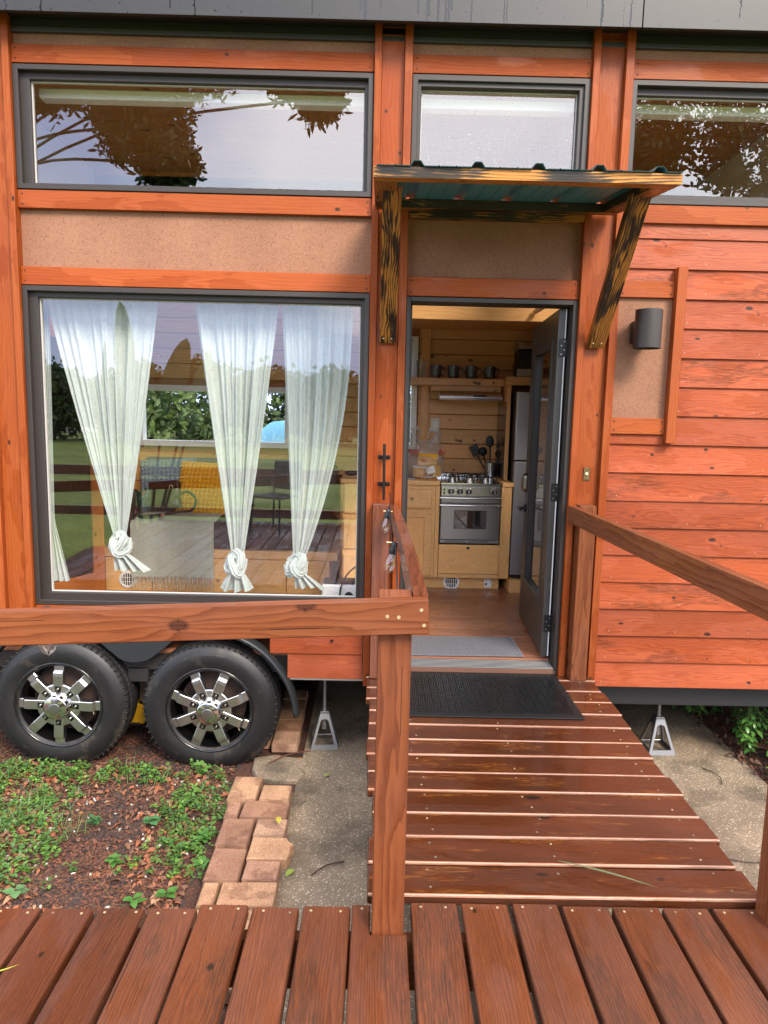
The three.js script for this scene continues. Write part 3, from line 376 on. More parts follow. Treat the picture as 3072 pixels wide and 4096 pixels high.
// ---------- fixtures on the wall ----------
{
  const t = T('wall_lamp', 'dark bronze cylinder wall lamp on the small stucco panel', 'wall lamp');
  const sh = new THREE.LatheGeometry([[0.0001, 0.098], [0.067, 0.098], [0.0685, 0.096], [0.0685, -0.097], [0.066, -0.0985], [0.0645, -0.097], [0.0645, 0.05], [0.0001, 0.05]].map((p) => new THREE.Vector2(...p)), 48);
  M('shade', sh, mBronze, t, [1.385, 2.504, 0.12]); M('bracket', bx(1.338, 1.432, 2.44, 2.557, -0.018, 0.055, 0.006), mBronze, t);
  const d = new THREE.SphereGeometry(1, 8, 6), r = rngOf(61), im = new THREE.InstancedMesh(d, glassOf(1.33, { roughness: 0.02 }), 26), m = new THREE.Matrix4(); for (let i = 0; i < 26; i++) { const a = R(-0.9, 0.7, r), s = R(0.0012, 0.003, r); m.makeScale(s, s * 1.3, s); m.setPosition(1.385 + Math.sin(a) * 0.0688, 2.504 + R(-0.09, 0.07, r), 0.12 + Math.cos(a) * 0.0688); im.setMatrixAt(i, m); } im.name = 'rain_beading'; im.userData.kind = 'stuff'; t.add(im);
  const b = T('doorbell', 'small antique brass doorbell button on the right door post', 'doorbell'); const mBr = std('#6b5b3c', { roughness: 0.4, metalness: 0.8, bumpMap: mSoil.bumpMap, bumpScale: 0.002 });
  M('plate', ring(1.13, 1.164, 1.699, 1.77, [0.011, 0.011, 0.028, 0.028], -0.008, -0.001, 0.001), mBr, b); M('plate_back', bx(1.132, 1.162, 1.701, 1.768, -0.0075, -0.004, 0.001), mBr, b);
  const bt = cyl(0.0085, 0.0075, 0.006, 20); bt.rotateX(Math.PI / 2); M('button', bt, std('#e8d9a8', { roughness: 0.3 }), b, [1.147, 1.736, 0.0]);
  const h = T('pull_bar', 'black iron bar handle fixed upright to the left door post', 'handle');
  M('bar', rod([0.028, 1.876, 0.042], [0.03, 1.57, 0.042], 0.0075, 0.0075, 16), mBlackMetal, h);
  for (const y of [1.802, 1.655]) { const c = M('bracket', merge([bx(-0.005, 0.062, y - 0.0105, y + 0.0105, -0.008, -0.002, 0.002), bx(0.019, 0.039, y - 0.009, y + 0.009, -0.002, 0.04, 0.003)]), mBlackMetal, h); for (const x of [0.007, 0.05]) { const q = new THREE.SphereGeometry(0.0055, 10, 8); M('screw', q, mBlackMetal, c, [x, y, -0.001]); } }
}
// ---------- canopy over the door ----------
{
  const t = T('door_canopy', 'charred pine canopy with teal ribbed metal sheet over the doorway', 'canopy');
  const slope = Math.atan2(0.108, 0.85), f = G('roof_frame', t, [0, 3.088, 0.03], [slope, 0, 0]); const Ln = 0.86;
  M('fascia_board', at(cbox(1.248, 0.042, 0.09, 0.002, 0, charL.userData.tile), 0.577, 0.021, Ln - 0.045), charL, f);
  M('side_board', at(cbox(0.1, 0.042, Ln - 0.19, 0.002, 2, charM.userData.tile), 0.003, 0.021, (Ln - 0.0) / 2), charM, f); M('side_board', at(cbox(0.09, 0.042, Ln - 0.19, 0.002, 2, charM.userData.tile), 1.155, 0.021, Ln / 2), charM, f);
  M('rear_board', at(cbox(1.24, 0.042, 0.09, 0.002, 0, charM.userData.tile), 0.577, 0.021, 0.047), charM, f);
  M('ledger', bx(0.131, 1.0455, 3.052, 3.088, -0.004, 0.034, 0.002, charM.userData.tile), charM, t);
  // ribbed sheet
  const prof = []; const ribs = [0.128, 0.372, 0.616, 0.86, 1.104]; let x = -0.03; const pts = [];
  const add = (px, py) => pts.push([px, py]); add(-0.035, 0);
  for (const q of ribs) { add(q - 0.09, 0); add(q - 0.087, 0.004); add(q - 0.083, 0); add(q - 0.028, 0); add(q - 0.014, 0.019); add(q + 0.014, 0.019); add(q + 0.028, 0); add(q + 0.083, 0); add(q + 0.087, 0.004); add(q + 0.091, 0); } add(1.195, 0); void prof; void x;
  const sh = new THREE.Shape([...pts.map((p) => new THREE.Vector2(p[0], p[1] + 0.0012)), ...[...pts].reverse().map((p) => new THREE.Vector2(p[0], p[1]))]); const sg = new THREE.ExtrudeGeometry(sh, { depth: Ln + 0.01, bevelEnabled: false }); sg.translate(0, 0.0435, -0.0);
  M('roof_sheet', sg, std('#3f8297', { roughness: 0.4 }), f);
  const top = new THREE.Shape([...pts.map((p) => new THREE.Vector2(p[0], p[1] + 0.0024)), ...[...pts].reverse().map((p) => new THREE.Vector2(p[0], p[1] + 0.0016))]), tg = new THREE.ExtrudeGeometry(top, { depth: Ln + 0.012, bevelEnabled: false }); tg.translate(0, 0.0435, -0.0); M('roof_sheet_top', tg, std('#3a382f', { roughness: 0.6 }), f);
  for (const [x0, x1] of [[-0.012, 0.074], [1.1, 1.187]]) {
    const A = [0, 2.425, 0.018], Bq = [0, 3.05, 0.545], dz = Bq[2] - A[2], dy = Bq[1] - A[1], len = Math.hypot(dz, dy), ang = Math.atan2(dz, dy);
    const s = new THREE.Shape([[0.02 + 0.0, 2.41], [0.035, 2.41], [0.6, 3.033], [0.565, 3.035], [0.53, 3.042], [0.02, 2.475]].map((p) => new THREE.Vector2(...p))); void A; void len; void ang;
    const g = new THREE.ExtrudeGeometry(s, { depth: x1 - x0 - 0.004, bevelSize: 0.002, bevelThickness: 0.002, bevelOffset: -0.002, bevelSegments: 1 }); const uv = g.attributes.uv, p = g.attributes.position; // grain along the slope
    for (let i = 0; i < p.count; i++) { const l = p.getX(i) * 0.66 + p.getY(i) * 0.75, ac = p.getZ(i) + (p.getX(i) * 0.75 - p.getY(i) * 0.66) * 1; uv.setXY(i, l / 1.6 + x0 * 0.7, ac / 0.55 + x0); }
    g.rotateY(-Math.PI / 2); g.translate(x1, 0, 0); const br = M('bracket', g, charM, t); for (const xx of [x0 + 0.022, x1 - 0.022]) { const q = new THREE.SphereGeometry(0.0045, 8, 6); M('screw', q, mScrew, br, [xx, 2.432, 0.056]); }
  }
}
// ---------- ramp to the door ----------
const RY = 0.58, DY = 0.56, RT = wRamp.tile;
const scG = cyl(0.0042, 0.0042, 0.0015, 10), mScrewOld = std('#8a7a68', { roughness: 0.4, metalness: 0.5 });
const wWornHighlight = wood(23, { light: [222, 176, 150], dark: [150, 88, 54], knots: 0, rings: 160, warp: 0.05, rc: 0.3, pc: 1.1, sc: 0.5, r0: 0.12, r1: 0.25, w: 512, h: 128, lu: 1.7, lv: 0.08 }), wornHighlightM = shades(wWornHighlight, 3, 0.62, 0.8, { coat: 0.7, coatR: 0.12, bump: 0.0004 }, 21);  // pale edge timber: bare worn wood plus wet sky highlight put into the colour
{
  const t = T('wooden_ramp', 'wet red-brown plank ramp leading up to the open door', 'ramp');
  const zs = [-0.02, 0.09, 0.24, 0.39, 0.543, 0.693, 0.851, 0.997, 1.147, 1.297, 1.451, 1.6, 1.749, 1.905];
  for (let i = 0; i < zs.length - 1; i++) {
    const x0 = -0.045 + 0.047 * (i / 12) + R(-0.012, 0.012), x1 = 1.235 - 0.02 * (i / 12) + R(-0.012, 0.012), z0 = zs[i] + 0.009, z1 = zs[i + 1];
    const p = M('plank', cbox(x1 - x0, 0.038, z1 - z0, 0.006, 0, RT), rampM[i % rampM.length], t, [(x0 + x1) / 2, RY - 0.019 + R(-0.002, 0.002), (z0 + z1) / 2], [R(-0.003, 0.003), R(-0.003, 0.003), R(-0.002, 0.002)]);
    M('worn_highlight_edge', cbox(x1 - x0 - 0.004, 0.011, 0.009, 0.0035, 0, RT), wornHighlightM[i % 3], p, [0, 0.0142, (z1 - z0) / 2 - 0.0036]);  // front lip: real wear, with the wet highlight painted in
    for (const sx of [x0 + 0.21, 0.6, x1 - 0.09]) for (const sz of [-0.04, 0.035]) if (rnd() < 0.8) M('screw', scG, rnd() < 0.5 ? mScrew : mScrewOld, p, [sx - (x0 + x1) / 2 + R(-0.02, 0.02), 0.0193, sz + R(-0.012, 0.012)]);
  }
  for (const x of [0.03, 0.6, 1.15]) B('stringer', x, x + 0.04, 0.36, RY - 0.039, 0.0, 1.9, rampM[0], t, { tile: RT });
}
// ---------- deck ----------
{
  const t = T('wooden_deck', 'red-brown plank deck across the bottom of the view', 'deck');
  const xs = []; for (let n = 0; n < 17; n++) xs.push(0.119 + n * 0.1536); for (let n = 0; n < 20; n++) xs.push(-0.052 - n * 0.1522);
  const W = 0.1415, z1 = 5.55, tile = wDeckA.tile;
  for (const x of xs) {
    const z0 = (x < 0 ? 1.928 - x * 0.038 : 1.914) + R(-0.003, 0.006), up = R(-0.003, 0.003) + (Math.abs(x + 0.51) < 0.05 ? 0.012 : 0), yaw = R(-0.003, 0.003) - 0.012, m = pick(deckM);
    let p;
    if (Math.abs(x + 0.052) < 0.01) { // notched round the post
      const s = new THREE.Shape([[z0, x], [z0, x + 0.055], [2.052, x + 0.055], [2.052, x + 0.16], [z1, x + 0.16], [z1, x]].map((v) => new THREE.Vector2(...v)));
      const g = new THREE.ExtrudeGeometry(s, { depth: 0.03, bevelSize: 0.004, bevelThickness: 0.004, bevelOffset: -0.004, bevelSegments: 1 }); const a = g.attributes.uv; for (let i = 0; i < a.count; i++) a.setXY(i, a.getX(i) / tile[0], a.getY(i) / tile[1] + 0.4); // shape (z, x) extruded up
      g.applyMatrix4(new THREE.Matrix4().set(0, 1, 0, 0, 0, 0, 1, 0, 1, 0, 0, 0, 0, 0, 0, 1)); p = M('plank', g, m, t, [0, DY - 0.034, 0]);
      M('screw', scG, mScrew, p, [x + 0.03, 0.0345, z0 + 0.02]);
    } else {
      p = M('plank', cbox(W + R(-0.004, 0.003), 0.038, z1 - z0, 0.005, 2, tile), m, t, [x + W / 2, DY - 0.019 + up, (z0 + z1) / 2], [0, yaw * 0.3, R(-0.008, 0.008)]);
      for (const q of [0.03, W - 0.03]) M('screw', scG, rnd() < 0.6 ? mScrew : mScrewOld, p, [q - W / 2 + R(-0.006, 0.006), 0.0193, -(z1 - z0) / 2 + 0.022 + R(-0.004, 0.004)]);
    }
  }
  B('rim_joist', -3.2, 2.7, 0.36, DY - 0.039, 1.99, 2.03, railM[0], t); B('rim_joist', -3.2, 2.7, 0.36, DY - 0.039, 5.4, 5.44, railM[0], t);
  for (let x = -3; x < 2.7; x += 0.61) B('joist', x, x + 0.038, 0.38, DY - 0.0395, 2.031, 5.399, railM[1], t);
  for (const [x, z] of [[-3, 2.2], [2.5, 2.2], [-3, 5.2], [2.5, 5.2], [0, 5.2]]) B('footing_post', x, x + 0.09, -0.08, 0.379, z, z + 0.09, railM[0], t);
}
// ---------- railings ----------
function bowed(len, h, w, bow, mat, name, parent) { const g = new THREE.BoxGeometry(w, h, len, 2, 2, 24), p = g.attributes.position, n = g.attributes.normal, uv = g.attributes.uv, o = rnd(), T2 = mat.userData.tile; for (let i = 0; i < p.count; i++) { const s = p.getZ(i) / len + 0.5, nx = Math.abs(n.getX(i)); uv.setXY(i, p.getZ(i) / T2[0] + o, ((nx > 0.5 ? p.getY(i) : p.getX(i) + 0.2) / T2[1]) + o); p.setY(i, p.getY(i) + Math.sin(s * Math.PI) * bow); p.setX(i, p.getX(i) + Math.sin(s * Math.PI) * bow * 0.4); const ax = Math.abs(p.getX(i)) > w * 0.49 ? 0 : 0; void ax; } g.computeVertexNormals(); return M(name, g, mat, parent); }
{
  const t = T('timber_railing', 'brown timber railing with corner post between deck and ramp', 'railing', 'deck and ramp railings');
  B('post', 0.007, 0.099, 0.36, 1.548, 1.957, 2.046, railM[0], t, { c: 0.004 });
  B('post', -0.0275, 0.0645, RY, 1.556, 0.03, 0.12, railWetShade, t, { c: 0.004 });
  const rl = bowed(1.95, 0.09, 0.04, 0.014, railWetShade, 'handrail', t); rl.position.set(0.1015, 1.508, 1.06); rl.rotation.y = 0.0195;
  const len = 4.2, a = Math.atan2(0.056, 1.12), fr = M('handrail', cbox(len, 0.093, 0.04, 0.003, 0, wRail.tile), railM[1], t, [0.141 - Math.cos(a) * len / 2, 1.506 - Math.sin(a) * len / 2, 2.0665], [0, 0, a]); fr.userData.label = 'long horizontal rail crossing in front of the wheels';
  for (const [x, y] of [[-0.02, 0.02], [-0.11, 0.005], [-0.014, -0.022], [-0.08, 0.002]]) { const q = cyl(0.005, 0.005, 0.002, 10); q.rotateX(Math.PI / 2); M('screw', q, mScrew, fr, [len / 2 + x, y, 0.0205]); }
  B('post', -2.2, -2.108, 0.36, 1.44, 1.957, 2.046, railM[2], t);
  const u = T('timber_railing', 'brown timber railing along the right edge of the ramp', 'railing', 'deck and ramp railings');
  B('post', 1.095, 1.184, RY, 1.568, 0.01, 0.1, railM[2], u, { c: 0.004 }); B('post', 1.178, 1.268, 0.2, 1.56, 1.918, 2.008, railM[2], u, { c: 0.004 });
  const r2 = M('handrail', cbox(0.04, 0.092, 1.98, 0.003, 2, wRail.tile), railM[2], u, [1.109, 1.514, 1.04], [0.004, 0.049, 0]); void r2;
}
// ---------- bulbs strung along the rail ----------
{
  const t = T('string_lights', 'black cord of clear unlit bulbs hung on the left ramp rail', 'string lights');
  const bg = new THREE.LatheGeometry([[0.011, 0.0], [0.0125, -0.008], [0.0165, -0.022], [0.0195, -0.036], [0.0205, -0.046], [0.0195, -0.056], [0.0155, -0.066], [0.008, -0.073], [0.003, -0.0755], [0.0001, -0.079]].map((p) => new THREE.Vector2(...p)), 28), sg = new THREE.LatheGeometry([[0.0001, 0.045], [0.011, 0.044], [0.0125, 0.03], [0.0125, 0.02], [0.016, 0.017], [0.0155, 0.0], [0.0145, -0.002]].map((p) => new THREE.Vector2(...p)), 20), fg = tube([[-0.004, 0, 0], [-0.006, -0.025, 0], [0, -0.045, 0.004], [0.006, -0.025, 0], [0.004, 0, 0]], 0.0008, 20, 5);
  const mBulb = glassOf(2.0, { color: '#fbf3ea' }), mFil = std('#8a5a4a', { metalness: 0.6, roughness: 0.4 });
  const put = (x, y, z, rx, rz, s = 1) => { const b = G('bulb', t, [x, y, z], [rx, 0, rz]); b.scale.setScalar(s); M('socket', sg, mBlack, b); M('glass', bg, mBulb, b); M('filament', fg, mFil, b); return b; };
  put(0.046, 1.534, 0.47, 0.05, -0.16); put(0.063, 1.474, 1.06, 0.05, -0.18, 1.08); put(-0.905, 1.438, 2.0, -0.05, 0.05, 1.12);
  for (const [x, z, y] of [[0.072, 0.47, 1.566], [0.083, 1.06, 1.518]]) M('hook_screw', rod([x, y, z], [x - 0.045, y + 0.001, z], 0.0024, 0.0034), mScrew, t);
  M('cord', tube([[0.06, 1.62, 0.15], [0.062, 1.6, 0.35], [0.056, 1.575, 0.47], [0.066, 1.5, 0.6], [0.07, 1.4, 0.8], [0.074, 1.46, 0.95], [0.074, 1.52, 1.06], [0.08, 1.4, 1.2], [0.085, 1.15, 1.5], [0.06, 1.1, 1.85], [0.05, 1.36, 1.94]], 0.003, 120, 6), mBlack, t);
}
// ---------- mats ----------
{
  const t = T('door_mat', 'black ribbed rubber door mat at the top of the ramp', 'mat');
  const y = RY + 0.003; M('backing', bx(0.155, 1.03, y, y + 0.006, 0.016, 0.618, 0.002), std('#121212', { roughness: 0.55 }), t);
  const rib = [], r = rngOf(77), nx = 22, nz = 15, cw = 0.81 / nx, ch = 0.53 / nz;
  for (let i = 0; i < nx; i++) for (let j = 0; j < nz; j++) { const cx = 0.188 + (i + 0.5) * cw, cz = 0.048 + (j + 0.5) * ch, hz = (i + (j >> 1) * 1 + (i >> 1)) % 2; for (let k = 0; k < 3; k++) { const o = (k - 1) * 0.011, b = new THREE.BoxGeometry(hz ? cw * 0.92 : 0.006, R(0.004, 0.0055, r), hz ? 0.006 : ch * 0.92); b.translate(cx + (hz ? 0 : o), y + 0.0075, cz + (hz ? o : 0)); rib.push(b); } }
  M('tread_ribs', merge(rib), std('#1b1b1b', { roughness: 0.24 }), t, null, null, 'stuff');
  const u = T('floor_rug', 'grey bound-edge rug just inside the doorway', 'rug'); const mG = fabric([104, 104, 108], 91, { n: 90, rep: 3 });
  M('pile', at(cbox(0.7, 0.007, 0.36, 0.003, 0, [0.3, 0.3]), 0.515, 0.6445, -0.285, 0, 0.02, 0), mG, u); M('bound_edge', at(cbox(0.008, 0.008, 0.365, 0.003, 0, [0.3, 0.3]), 0.868, 0.6455, -0.288, 0, 0.02, 0), std('#8b8c90', { roughness: 0.9 }), u);
  const v = T('kitchen_mat', 'corner of a smooth grey kitchen mat by the cabinet', 'mat'); const ks = new THREE.Shape(); ks.moveTo(0, 0); ks.lineTo(0.6, 0); ks.absarc(0.56, 0.36, 0.04, 0, Math.PI / 2); ks.lineTo(0, 0.4); const kg = new THREE.ExtrudeGeometry(ks, { depth: 0.008, bevelSize: 0.003, bevelThickness: 0.003 }); kg.rotateX(-Math.PI / 2); M('pad', kg, std('#6f6d6b', { roughness: 0.7 }), v, [-0.2, 0.644, -1.3]);
}
// ---------- jack stands and chock ----------
function jack(label, x, z, top, rot) {
  const t = T('jack_stand', label, 'jack stand', 'stabiliser jacks under the house', [x, 0, z]); t.rotation.y = rot;
  const b = 0.084, tp = 0.026, h = 0.215;
  for (let i = 0; i < 4; i++) {
    const s = new THREE.Shape([[-b, 0], [b, 0], [tp, h], [-tp, h]].map((p) => new THREE.Vector2(...p))); const k = (y) => b + (tp - b) * y / h; const w = 0.016;
    const hp = new THREE.Path(); const y0 = 0.03, y1 = h - 0.035; hp.moveTo(-k(y0) + w, y0); hp.lineTo(-k(y1) + w * 0.75, y1 - 0.008); hp.quadraticCurveTo(0, y1 + 0.012, k(y1) - w * 0.75, y1 - 0.008); hp.lineTo(k(y0) - w, y0); hp.closePath(); s.holes.push(hp);
    const g = new THREE.ExtrudeGeometry(s, { depth: 0.006, bevelSize: 0.002, bevelThickness: 0.002, bevelSegments: 1 }); g.translate(0, 0, -0.006); const lean = Math.atan2(b - tp, h); g.rotateX(-lean); g.translate(0, 0, b); g.rotateY(i * Math.PI / 2); M('side_frame', g, mAlu, t);
  }
  M('cap', bx(-0.028, 0.028, h - 0.012, h + 0.006, -0.028, 0.028, 0.004), mAlu, t); M('screw_column', merge([rod([0, 0.1, 0], [0, h + 0.02, 0], 0.016, 0.013, 16), rod([0, h + 0.02, 0], [0, top, 0], 0.0105, 0.009, 16), at(cyl(0.03, 0.03, 0.008, 16), 0, top, 0)]), std('#8f8e8c', { roughness: 0.45, metalness: 0.8 }), t); M('crank_pin', rod([-0.035, top - 0.035, 0.0], [0.04, top - 0.05, 0.02], 0.004), mAlu, t);
}
jack('aluminium jack stand under the house left of the ramp', -0.303, -0.28, 0.47, 0.1); jack('aluminium jack stand under the house right of the ramp', 1.772, -0.29, 0.362, 0.05);
{ const t = T('wheel_chock', 'yellow plastic wheel chock wedged between the two tyres', 'wheel chock'); const s = new THREE.Shape([[-0.07, 0.04], [-0.055, 0], [0.055, 0], [0.07, 0.04], [0.07, 0.1], [0.045, 0.15], [-0.045, 0.15], [-0.07, 0.1]].map((p) => new THREE.Vector2(...p))), g = new THREE.ExtrudeGeometry(s, { depth: 0.1, bevelSize: 0.008, bevelThickness: 0.008, bevelSegments: 2 }); g.scale(0.75, 0.8, 0.8); M('body', g, std('#b98a10', { roughness: 0.5 }), t, [-1.475, 0.095, -0.4]); const f = bx(-1.503, -1.453, 0.085, 0.1, -0.36, -0.3); M('bolt', f, mBlack, t); }
// ---------- kitchen ----------
{
  const t = T('kitchen_cabinet', 'honey birch base cabinets either side of the stove', 'cabinet'); const zf = -1.7, bm = () => pick(birchM), bT = wBirch.tile;
  B('carcass', -0.3, 0.455, 0.74, 1.486, -2.36, zf - 0.02, birchM[0], t); B('carcass', 1.0, 1.03, 0.74, 1.486, -2.36, zf - 0.02, birchM[0], t); B('carcass', 0.455, 1.0, 0.74, 0.77, -2.36, zf - 0.02, birchM[1], t);
  B('face_frame', -0.3, 0.455, 0.742, 1.486, zf - 0.0195, zf - 0.004, birchM[1], t, { c: 0.001 }); B('stile', 0.456, 0.49, 0.742, 1.486, zf - 0.02, zf + 0.001, birchM[2], t); B('stile', 0.979, 1.064, 0.742, 1.486, zf - 0.02, zf - 0.003, birchM[0], t); B('stile', 0.98, 1.005, 1.02, 1.486, zf - 0.002, zf + 0.006, birchM[1], t);
  const dr = B('drawer', -0.2, 0.425, 1.306, 1.455, zf - 0.003, zf + 0.015, birchM[1], t, { c: 0.004 }); M('knob', merge([at(new THREE.SphereGeometry(0.011, 16, 12), 0, 0, 0.02), rod([0, 0, 0], [0, 0, 0.018], 0.005)]), mSteel, dr, [0.155, 0.0, 0.008]);
  const cd = G('cabinet_door', t); M('frame', ring(0.04, 0.43, 0.757, 1.29, 0.06, zf - 0.003, zf + 0.015, 0.003), birchM[2], cd); for (const g of cd.children) { const a = g.geometry.attributes.uv; for (let i = 0; i < a.count; i++) a.setXY(i, a.getX(i) / 2, a.getY(i) / 0.5); } M('panel', bx(0.09, 0.38, 0.81, 1.24, zf - 0.003, zf + 0.004, 0.001, bT), birchM[0], cd);
  B('drawer', 0.492, 0.978, 0.78, 1.018, zf - 0.002, zf + 0.012, birchM[0], t, { c: 0.003, g: 0 }); const kn = cyl(0.012, 0.012, 0.004, 20); kn.rotateX(Math.PI / 2); M('finger_hole', kn, mBlack, t, [0.728, 0.992, zf + 0.0125]);
  B('rail', 0.491, 0.978, 0.742, 0.778, zf - 0.02, zf - 0.001, birchM[2], t); B('toe_kick', -0.3, 1.0, 0.64, 0.741, -1.79, -1.772, birchM[1], t); B('countertop', -0.3, 0.488, 1.487, 1.525, -2.36, zf + 0.012, birchM[2], t, { c: 0.004 }); B('countertop', 0.984, 1.075, 1.487, 1.52, -2.36, zf + 0.008, birchM[0], t, { c: 0.004 });
  B('plinth', 1.064, 1.56, 0.64, 0.742, -2.3, -1.655, birchM[0], t, { c: 0.003 });
  const sk = T('sink', 'edge of a stainless steel sink set in the counter', 'sink'); M('rim', bx(-0.25, 0.3, 1.5255, 1.534, -2.2, -1.76, 0.003), mSteel, sk); M('basin', bx(-0.21, 0.26, 1.5343, 1.536, -2.16, -1.8, 0.0004), std('#6f6e6c', { metalness: 0.9, roughness: 0.3 }), sk);
}
{
  const t = T('gas_stove', 'small stainless steel gas range with oven in the kitchen', 'stove'); const zf = -1.688, mS = std('#8e8b88', { roughness: 0.3, metalness: 1 }), x0 = 0.497, x1 = 0.972;
  M('body', bx(x0, x1, 1.03, 1.5, -2.3, zf - 0.012), mS, t); B('control_panel', x0 + 0.002, x1 - 0.002, 1.41, 1.482, zf - 0.012, zf + 0.004, std('#b6b5ae', { roughness: 0.22, metalness: 1 }), t);
  const kg = merge([at(cyl(0.024, 0.022, 0.014, 28), 0, 0, 0, Math.PI / 2)]), km = bx(-0.006, 0.006, -0.018, 0.018, 0.008, 0.02, 0.003);
  for (const x of [0.575, 0.645, 0.715, 0.92]) { const k = M('knob', kg, std('#26231f', { roughness: 0.35 }), t, [x, 1.445, zf + 0.011]); M('knob_grip', km, mSteel, k); M('knob_ring', new THREE.TorusGeometry(0.025, 0.0025, 8, 32), mChrome, k); }
  for (const y of [1.431, 1.458]) M('switch', bx(0.515, 0.529, y - 0.008, y + 0.008, zf + 0.004, zf + 0.007), mBlack, t);
  const od = M('oven_door', ring(x0 + 0.003, x1 - 0.003, 1.062, 1.352, [0.108, 0.108, 0.088, 0.058], zf - 0.01, zf + 0.012, 0.003), mS, t); const wp = new THREE.PlaneGeometry(0.26, 0.15); wp.translate(0.7345, 1.2215, zf + 0.004); M('window_pane', wp, glassOf(1.9, { color: '#9a9a9a' }), od);
  B('oven_cavity', 0.6, 0.87, 1.14, 1.3, -2.0, -1.99, std('#2b2a2a'), od); for (const y of [1.185, 1.215]) M('oven_rack', rod([0.6, y, zf - 0.05], [0.87, y, zf - 0.05], 0.003), mChrome, od);
  B('storage_strip', x0 + 0.003, x1 - 0.003, 1.356, 1.402, zf - 0.01, zf + 0.008, mS, t); for (const y of [1.396, 1.338]) M('handle_bar', merge([rod([x0 - 0.01, y, zf + 0.034], [x1 + 0.01, y, zf + 0.034], 0.007, 0.007, 14), rod([x0 + 0.03, y, zf], [x0 + 0.03, y, zf + 0.034], 0.006), rod([x1 - 0.03, y, zf], [x1 - 0.03, y, zf + 0.034], 0.006)]), mChrome, t);
  const vs = M('vent_strip', bx(x0 + 0.003, x1 - 0.003, 1.032, 1.058, zf - 0.01, zf + 0.008), mAlu, t); for (let i = 0; i < 40; i++) if (i < 19 || i > 21) M('slot', bx(0, 0.0045, -0.008, 0.008, 0, 0.001, 0.0004), mBlack, vs, [0.535 + i * 0.0088, 1.046, zf + 0.0082]);
  M('cooktop', bx(x0 - 0.004, x1 + 0.004, 1.5, 1.512, -2.3, zf + 0.004), mChrome, t); const mIron = std('#141312', { roughness: 0.5 });
  for (const [x, z, r] of [[0.6, -1.86, 0.034], [0.735, -1.83, 0.044], [0.87, -1.86, 0.034], [0.66, -2.14, 0.036], [0.82, -2.14, 0.036]]) { const b = M('burner', merge([at(cyl(r, r * 0.9, 0.018, 24), 0, 0.009, 0), at(cyl(r * 0.7, r * 0.62, 0.01, 24), 0, 0.024, 0)]), mSteel, t, [x, 1.512, z]); void b; for (let k = 0; k < 4; k++) { const a = k * Math.PI / 2 + 0.4; M('grate_arm', tube([[x + Math.cos(a) * 0.09, 1.513, z + Math.sin(a) * 0.09], [x + Math.cos(a) * 0.088, 1.548, z + Math.sin(a) * 0.088], [x + Math.cos(a) * 0.05, 1.552, z + Math.sin(a) * 0.05], [x + Math.cos(a) * 0.03, 1.546, z + Math.sin(a) * 0.03]], 0.0045, 14, 6), mIron, t); } }
  M('backsplash', bx(x0, x1, 1.512, 1.54, -2.3, -2.28), mChrome, t);
  const h = T('range_hood', 'slim stainless range hood under the mug shelf', 'range hood'); const hs = new THREE.Shape(); hs.moveTo(0.02, 0.072); hs.quadraticCurveTo(0.045, 0.066, 0.05, 0.02); hs.lineTo(0.044, 0.004); hs.lineTo(0.03, 0); hs.lineTo(-0.3, 0); hs.lineTo(-0.3, 0.075); hs.closePath(); const hg = new THREE.ExtrudeGeometry(hs, { depth: 0.52, bevelEnabled: false, curveSegments: 12 }); hg.rotateY(-Math.PI / 2); M('hood_body', hg, std('#c9c8c5', { roughness: 0.26, metalness: 1 }), h, [1.012, 2.168, -2.09]); M('switch_panel', bx(0.77, 0.88, 2.182, 2.214, -2.05, -2.041), mBlack, h); B('duct_cover', 0.43, 1.01, 2.243, 2.289, -2.35, -2.12, pineM[0], h);
}
